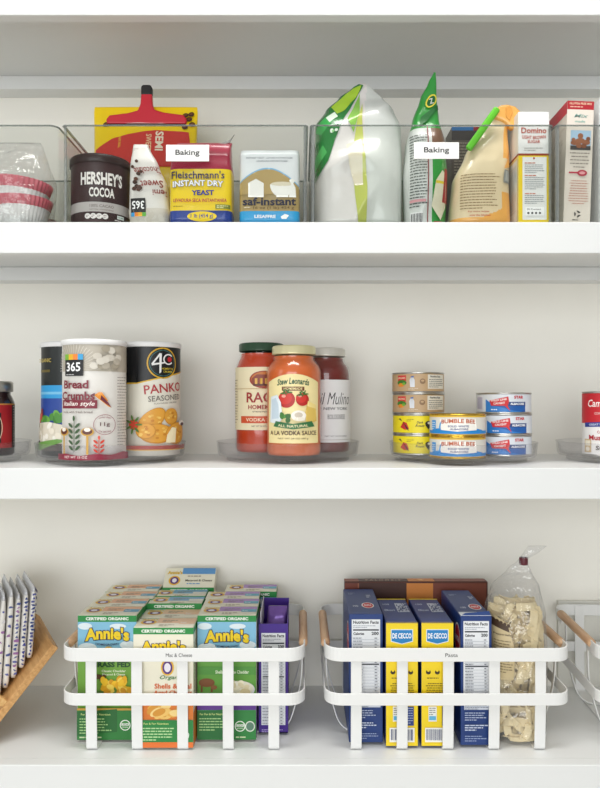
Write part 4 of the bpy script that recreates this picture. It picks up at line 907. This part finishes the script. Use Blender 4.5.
m = MB(); m.box(-.0225, .0225, -.0690, -.052, .1897, .1903, M('#dfe3ea', .5), .0002, 1); m.prism([(-.0222, 0), (.0222, 0), (.019, .007), (-.016, .004)], -.0688, -.0682, M('#20407e', .45), mtx=Matrix.Translation((0, 0, .1896))); m.build('raised_flap', t, 'torn lid edge')
def dc_front(a):
    W = 46.5; H = 179.6
    a.rect(0, 0, W, H, '#f1d21a'); a.poly([(7, H-9), (W-7, H-9), (W-7, H-27), (W/2, H-31), (7, H-27)], '#e6eef4'); a.poly([(8, H-10), (W-8, H-10), (W-8, H-26), (W/2, H-30), (8, H-26)], '#1f7fc0')
    a.text('DE CECCO', W/2, H-18.5, 8, '#f4f6f8', w=28, bold=.03); a.text('Elbows no.81', W/2, H-38, 4.6, '#4a3a12', w=34, shear=.2, bold=.01)
    for k in range(3): a.ell(10+k*13, 108, 3.6, 3.4, '#3a2f10', 14); a.ell(10+k*13, 110.5, 2, 2, '#f1d21a', 10)
    a.lines(8, 100, W-8, 1, 3, 1.3, '#7a6812'); a.lines(6, 92, W-5, 10, 3.2, 1.2, '#7a6812', .8, True)
    a.rect(10, 36, 22, 58, '#e9e9e4'); a.lines(11, 56, 21, 4, 3, 1.2, '#777777'); a.rect(11, 38, 21, 44, '#5fb0d8'); a.rect(30, 30, W-6, 58, '#22397f'); a.lines(31, 56, W-7, 7, 3.6, 1.1, '#aab6d2')
    a.rect(5, 6, W-5, 27, '#f0efe8')
    for k in range(17): a.rect(7+k*1.95, 9, 7.8+k*1.95+(.5 if k % 3 == 0 else 0), 25, '#2b3a6b')
def dc_top(a):
    a.rect(0, 0, 46.5, 1.6, '#f1d21a'); a.rect(0, 117, 46.5, 122, '#f1d21a'); a.rect(25, 50, 43, 96, '#c9d0de')
    for i in range(9):
        for j in range(9):
            if random.random() < .5: a.rect(26.5+i*1.7, 52+j*4.6, 28.2+i*1.7, 56.6+j*4.6, '#2b3f7c')
    a.text('Elbows', 12, 52, 8, '#b9c4de', w=16, shear=.2, rot=.0); a.text('100', 10, 82, 7, '#b9c4de', w=10)
d0 = carton('pasta_box', 'yellow fronted pasta box with navy top, left one of the pair', 'box', (X(402, .045), .045+.062, ZC), .0465, .122, .1796, '#22387c', .0, {'front': dc_front, 'top': dc_top}, 'pasta boxes in the basket')
dup(d0, (X(436.5, .045)+.0015, .045+.062, ZC), 0, 'yellow fronted pasta box with navy top, right one of the pair')
# brown gift box at the back
def brf(a):
    a.rect(0, 0, 105, 196, '#4a2c24'); a.rect(105, 0, 150, 196, '#d8873f'); a.rect(150, 0, 240, 196, '#7d4232'); a.rect(0, 0, 24, 196, '#7a3d2c'); a.rect(22, 188, 24, 196, '#a8664a')
def brt(a):
    a.rect(0, 0, 24, 19, '#8a4a34'); a.rect(24, 0, 108, 19, '#4e3027'); a.rect(108, 0, 153, 19, '#d8873f'); a.rect(153, 0, 240, 19, '#824736')
    a.text('P A L O M B I S', 66, 9, 6, '#c9ab92', w=60, bold=.02); a.ell(130, 9, 4, 4, '#f0b878'); 
    for k in range(6): a.ell(130+5*math.cos(k*PI/3), 9+4.5*math.sin(k*PI/3), 2.2, 1, '#f0b878', 8, k*PI/3)
carton('chocolate_box', 'long brown and orange box standing behind the pasta boxes', 'box', (X(414, .225)+.001, .2175, ZC), .243, .020, .198, '#5a342a', 0, {'front': brf, 'top': brt})

# --- pappardelle bag
PY = .092; px_ = .3285
bagk = [(0, .042, .040, 0, 0), (.012, .0445, .044, 0, 0), (.12, .0455, .045, 0, 0), (.185, .044, .038, .000, 0), (.222, .036, .022, .001, 0), (.246, .018, .009, .006, -.002), (.262, .0055, .005, .011, -.004), (.266, .006, .005, .014, -.004), (.276, .012, .004, .026, -.004), (.284, .014, .0015, .034, -.004)]
t, p = pouch('pasta_bag', 'clear bag of wide pasta ribbons with a gathered neck', 'bag', (px_, PY, ZC), bagk, lambda *a: FILM, None, n=2.6, amp=.0055, freq=34, seed=21, nz=80, nt=80)
m = MB(); m.lathe([(.0062, .2555), (.0066, .257), (.0066, .265), (.0062, .2665)], M('#5e1f2a', .4), 32); 
m.v = [(x+.0125, y-.004, z) for x, y, z in m.v]; m.build('neck_tie', p.ob, 'dark red tie')
m = MB(); fp = p.F(); a = Art(m, lambda u, v, h: fp(u, v, h+.0012), 3, 3, smooth=True); a.poly([(-44, 96), (-16, 96), (-14, 140), (-22, 176), (-44, 190)], '#c9b68c'); a.poly([(-44, 172), (-20, 164), (-22, 172), (-44, 184)], '#4a3626')
for k in range(5): a.ell(-40+k*4.6, 180-k*1.6, 2.2, 2.6, '#4a3626', 10)
a.text('Pappardelle', -29, 160, 3.4, '#3d2d20', w=22); a.lines(-40, 152, -17, 12, 4, 1.2, '#7a6846', .7); m.build('paper_tag', p.ob, 'tan paper label with brown border')
PAS = M('#eedcae', .55, bump=.2, bscale=90, name='dried_pasta', var=.1)
m = MB(); rnd = random.Random(5)
for i in range(190):
    zz = .010+.180*((i+.5)/190); a_, b_, _, _ = p.at(zz); lim = .80
    c0 = Vector((rnd.uniform(-.6, .6)*a_, rnd.uniform(-.75, .6)*b_, zz)); d = Vector((rnd.uniform(-1, 1), rnd.uniform(-.6, .6), rnd.uniform(-.9, .9))).normalized()
    L = rnd.uniform(.05, .11); n = 14; cv = rnd.uniform(-38, 38); pts = []; up = Vector((rnd.uniform(-1, 1), rnd.uniform(-1, .2), rnd.uniform(-1, 1))).normalized(); pos = c0.copy(); dd = d.copy()
    for k in range(n):
        q = pos.copy(); q.z = max(.006, min(.197, q.z)); A, B, CX, CY = p.at(q.z); A -= .007; B -= .007
        e = math.hypot(q.x/A, q.y/B)
        if e > 1: q.x /= e; q.y /= e
        pts.append(q); pos = pos+dd*(L/n); dd = (Matrix.Rotation(cv*L/n*1.2, 3, up) @ dd)
    ok = [pts[0]]
    for q in pts[1:]:
        if (q-ok[-1]).length > .0012: ok.append(q)
    if len(ok) < 4: continue
    wax = []; w0 = Vector((rnd.uniform(-1, 1), rnd.uniform(-.25, .25), rnd.uniform(-1, 1)))
    for k in range(len(ok)):
        tg = (ok[min(k+1, len(ok)-1)]-ok[max(k-1, 0)]).normalized(); w = w0-tg*w0.dot(tg); wax.append(w.normalized() if w.length > .05 else Vector((0, 0, 1)))
    m.strap(ok, wax, .0115, .0012, PAS)
o = m.build('pappardelle_ribbons'); o.location = (px_, PY, ZC); tag(o, 'tangle of wide dried pasta ribbons inside the clear bag', 'pasta', kind='stuff')

# ================================================================== BAMBOO HOLDER WITH PACKETS (left)
YAW = math.radians(29); HX, HY = -.468, .035
t = thing('bamboo_holder', 'slanted bamboo holder with zip bags, at the left edge', 'holder', (HX, HY, ZB), YAW)
dv = Vector((.113, .131)).normalized(); nv = Vector((-dv.y, dv.x)); L = .173; Dp = .180
def plank(p0, d, nrm, l, th, y0, y1, mat, name):
    q = [p0, p0+d*l, p0+d*l+nrm*th, p0+nrm*th]; m = MB(); m.prism([(a.x, a.y) for a in q], y0, y1, mat, .0008, 1); return m.build(name, t)
P0 = Vector((0, .0004))
plank(P0, dv, nv, L, .011, 0, Dp, BAMBOO, 'sloping_floor')
plank(P0+nv*.0112+dv*.066, nv, dv, .056, .010, 0, .010, BAMBOO2, 'front_stop')
plank(P0, Vector((-dv.x, dv.y)), Vector((dv.y, dv.x)), .035, .010, .0, Dp, BAMBOO, 'left_slope')
PK = M('#e9e6e0', .3, coat=.5)
for i in range(8):
    xx = -.004+i*.0114; cols = ['#5b5fa0', '#d3d0d2', '#4a568f', '#9a6aa0'] if i < 6 else ['#3b3f8f', '#c9c6cf', '#2f3f7a', '#4a4f8a']
    # resting on the sloping floor: height of the slope under the packet
    def slope(xw): return max(0, xw)*dv.y/dv.x+.0172
    zb = ZB+slope(xx+.0065); top = .174+.012*math.sin(i*1.7)-.002*i; h = ZB+.216-zb+.004*math.sin(i*2.1)+.0004*i
    labs = ['zip bag of wipes at the far left end of the row in the holder', 'zip bag second from the left in the bamboo holder', 'zip bag third from the left in the bamboo holder', 'zip bag fourth from the left in the bamboo holder', 'zip bag with purple print, fifth from the left in the holder', 'zip bag with blue print, third from the right in the holder', 'zip bag with dense blue print, second from the right in the holder', 'dark blue printed zip bag leaning at the right end of the row']
    tt = thing('zip_bag', labs[i], 'zip bag', (HX+xx*math.cos(YAW)-.088*math.sin(YAW), HY+xx*math.sin(YAW)+.088*math.cos(YAW), zb), YAW, 'zip bags in the bamboo holder', 0, .06)
    pk = Pouch([(0, .0050, .055, 0, 0), (.01, .0059, .060, 0, 0), (h*.80, .0057, .06, 0, 0), (h*.93, .0040, .06, 0, 0), (h*.95, .0022, .060, 0, 0), (h, .0010, .060, 0, 0)], n=4, amp=0, nz=30, nt=40)
    m = MB(); pk.mesh(m, lambda x, z, s, q, h=h: FILM2 if z > h*.94 else PK)
    rr = random.Random(i); a = Art(m, lambda u, v, hh: (max(-.0052, min(.0052, u)), -.0604-hh, v), None)
    for k in range(18 if i > 4 else 9):
        v = 6+k*(h*880)/(18 if i > 4 else 9); a.poly([(rr.uniform(-4, 0), v), (rr.uniform(0, 4), v+rr.uniform(-1, 1)), (rr.uniform(-1, 4), v+rr.uniform(2, 5)), (rr.uniform(-4, 0), v+3)], cols[rr.choice([0, 2, 2, 3] if i > 3 else [1, 1, 0, 3])])
    aS = Art(m, lambda u, v, hh: (.0050+hh, -.058+u, v), None)
    for k in range(10): aS.rect(4, 8+k*10, 100, 12+k*10, cols[rr.choice([0, 2, 1])])
    m.build('packet_body', tt)
    m = MB(); m.box(-.0013, .0013, -.0595, .0595, h*.955, h*.97, M('#dde3f0', .3), .0004, 1); m.build('zip_seal', tt)
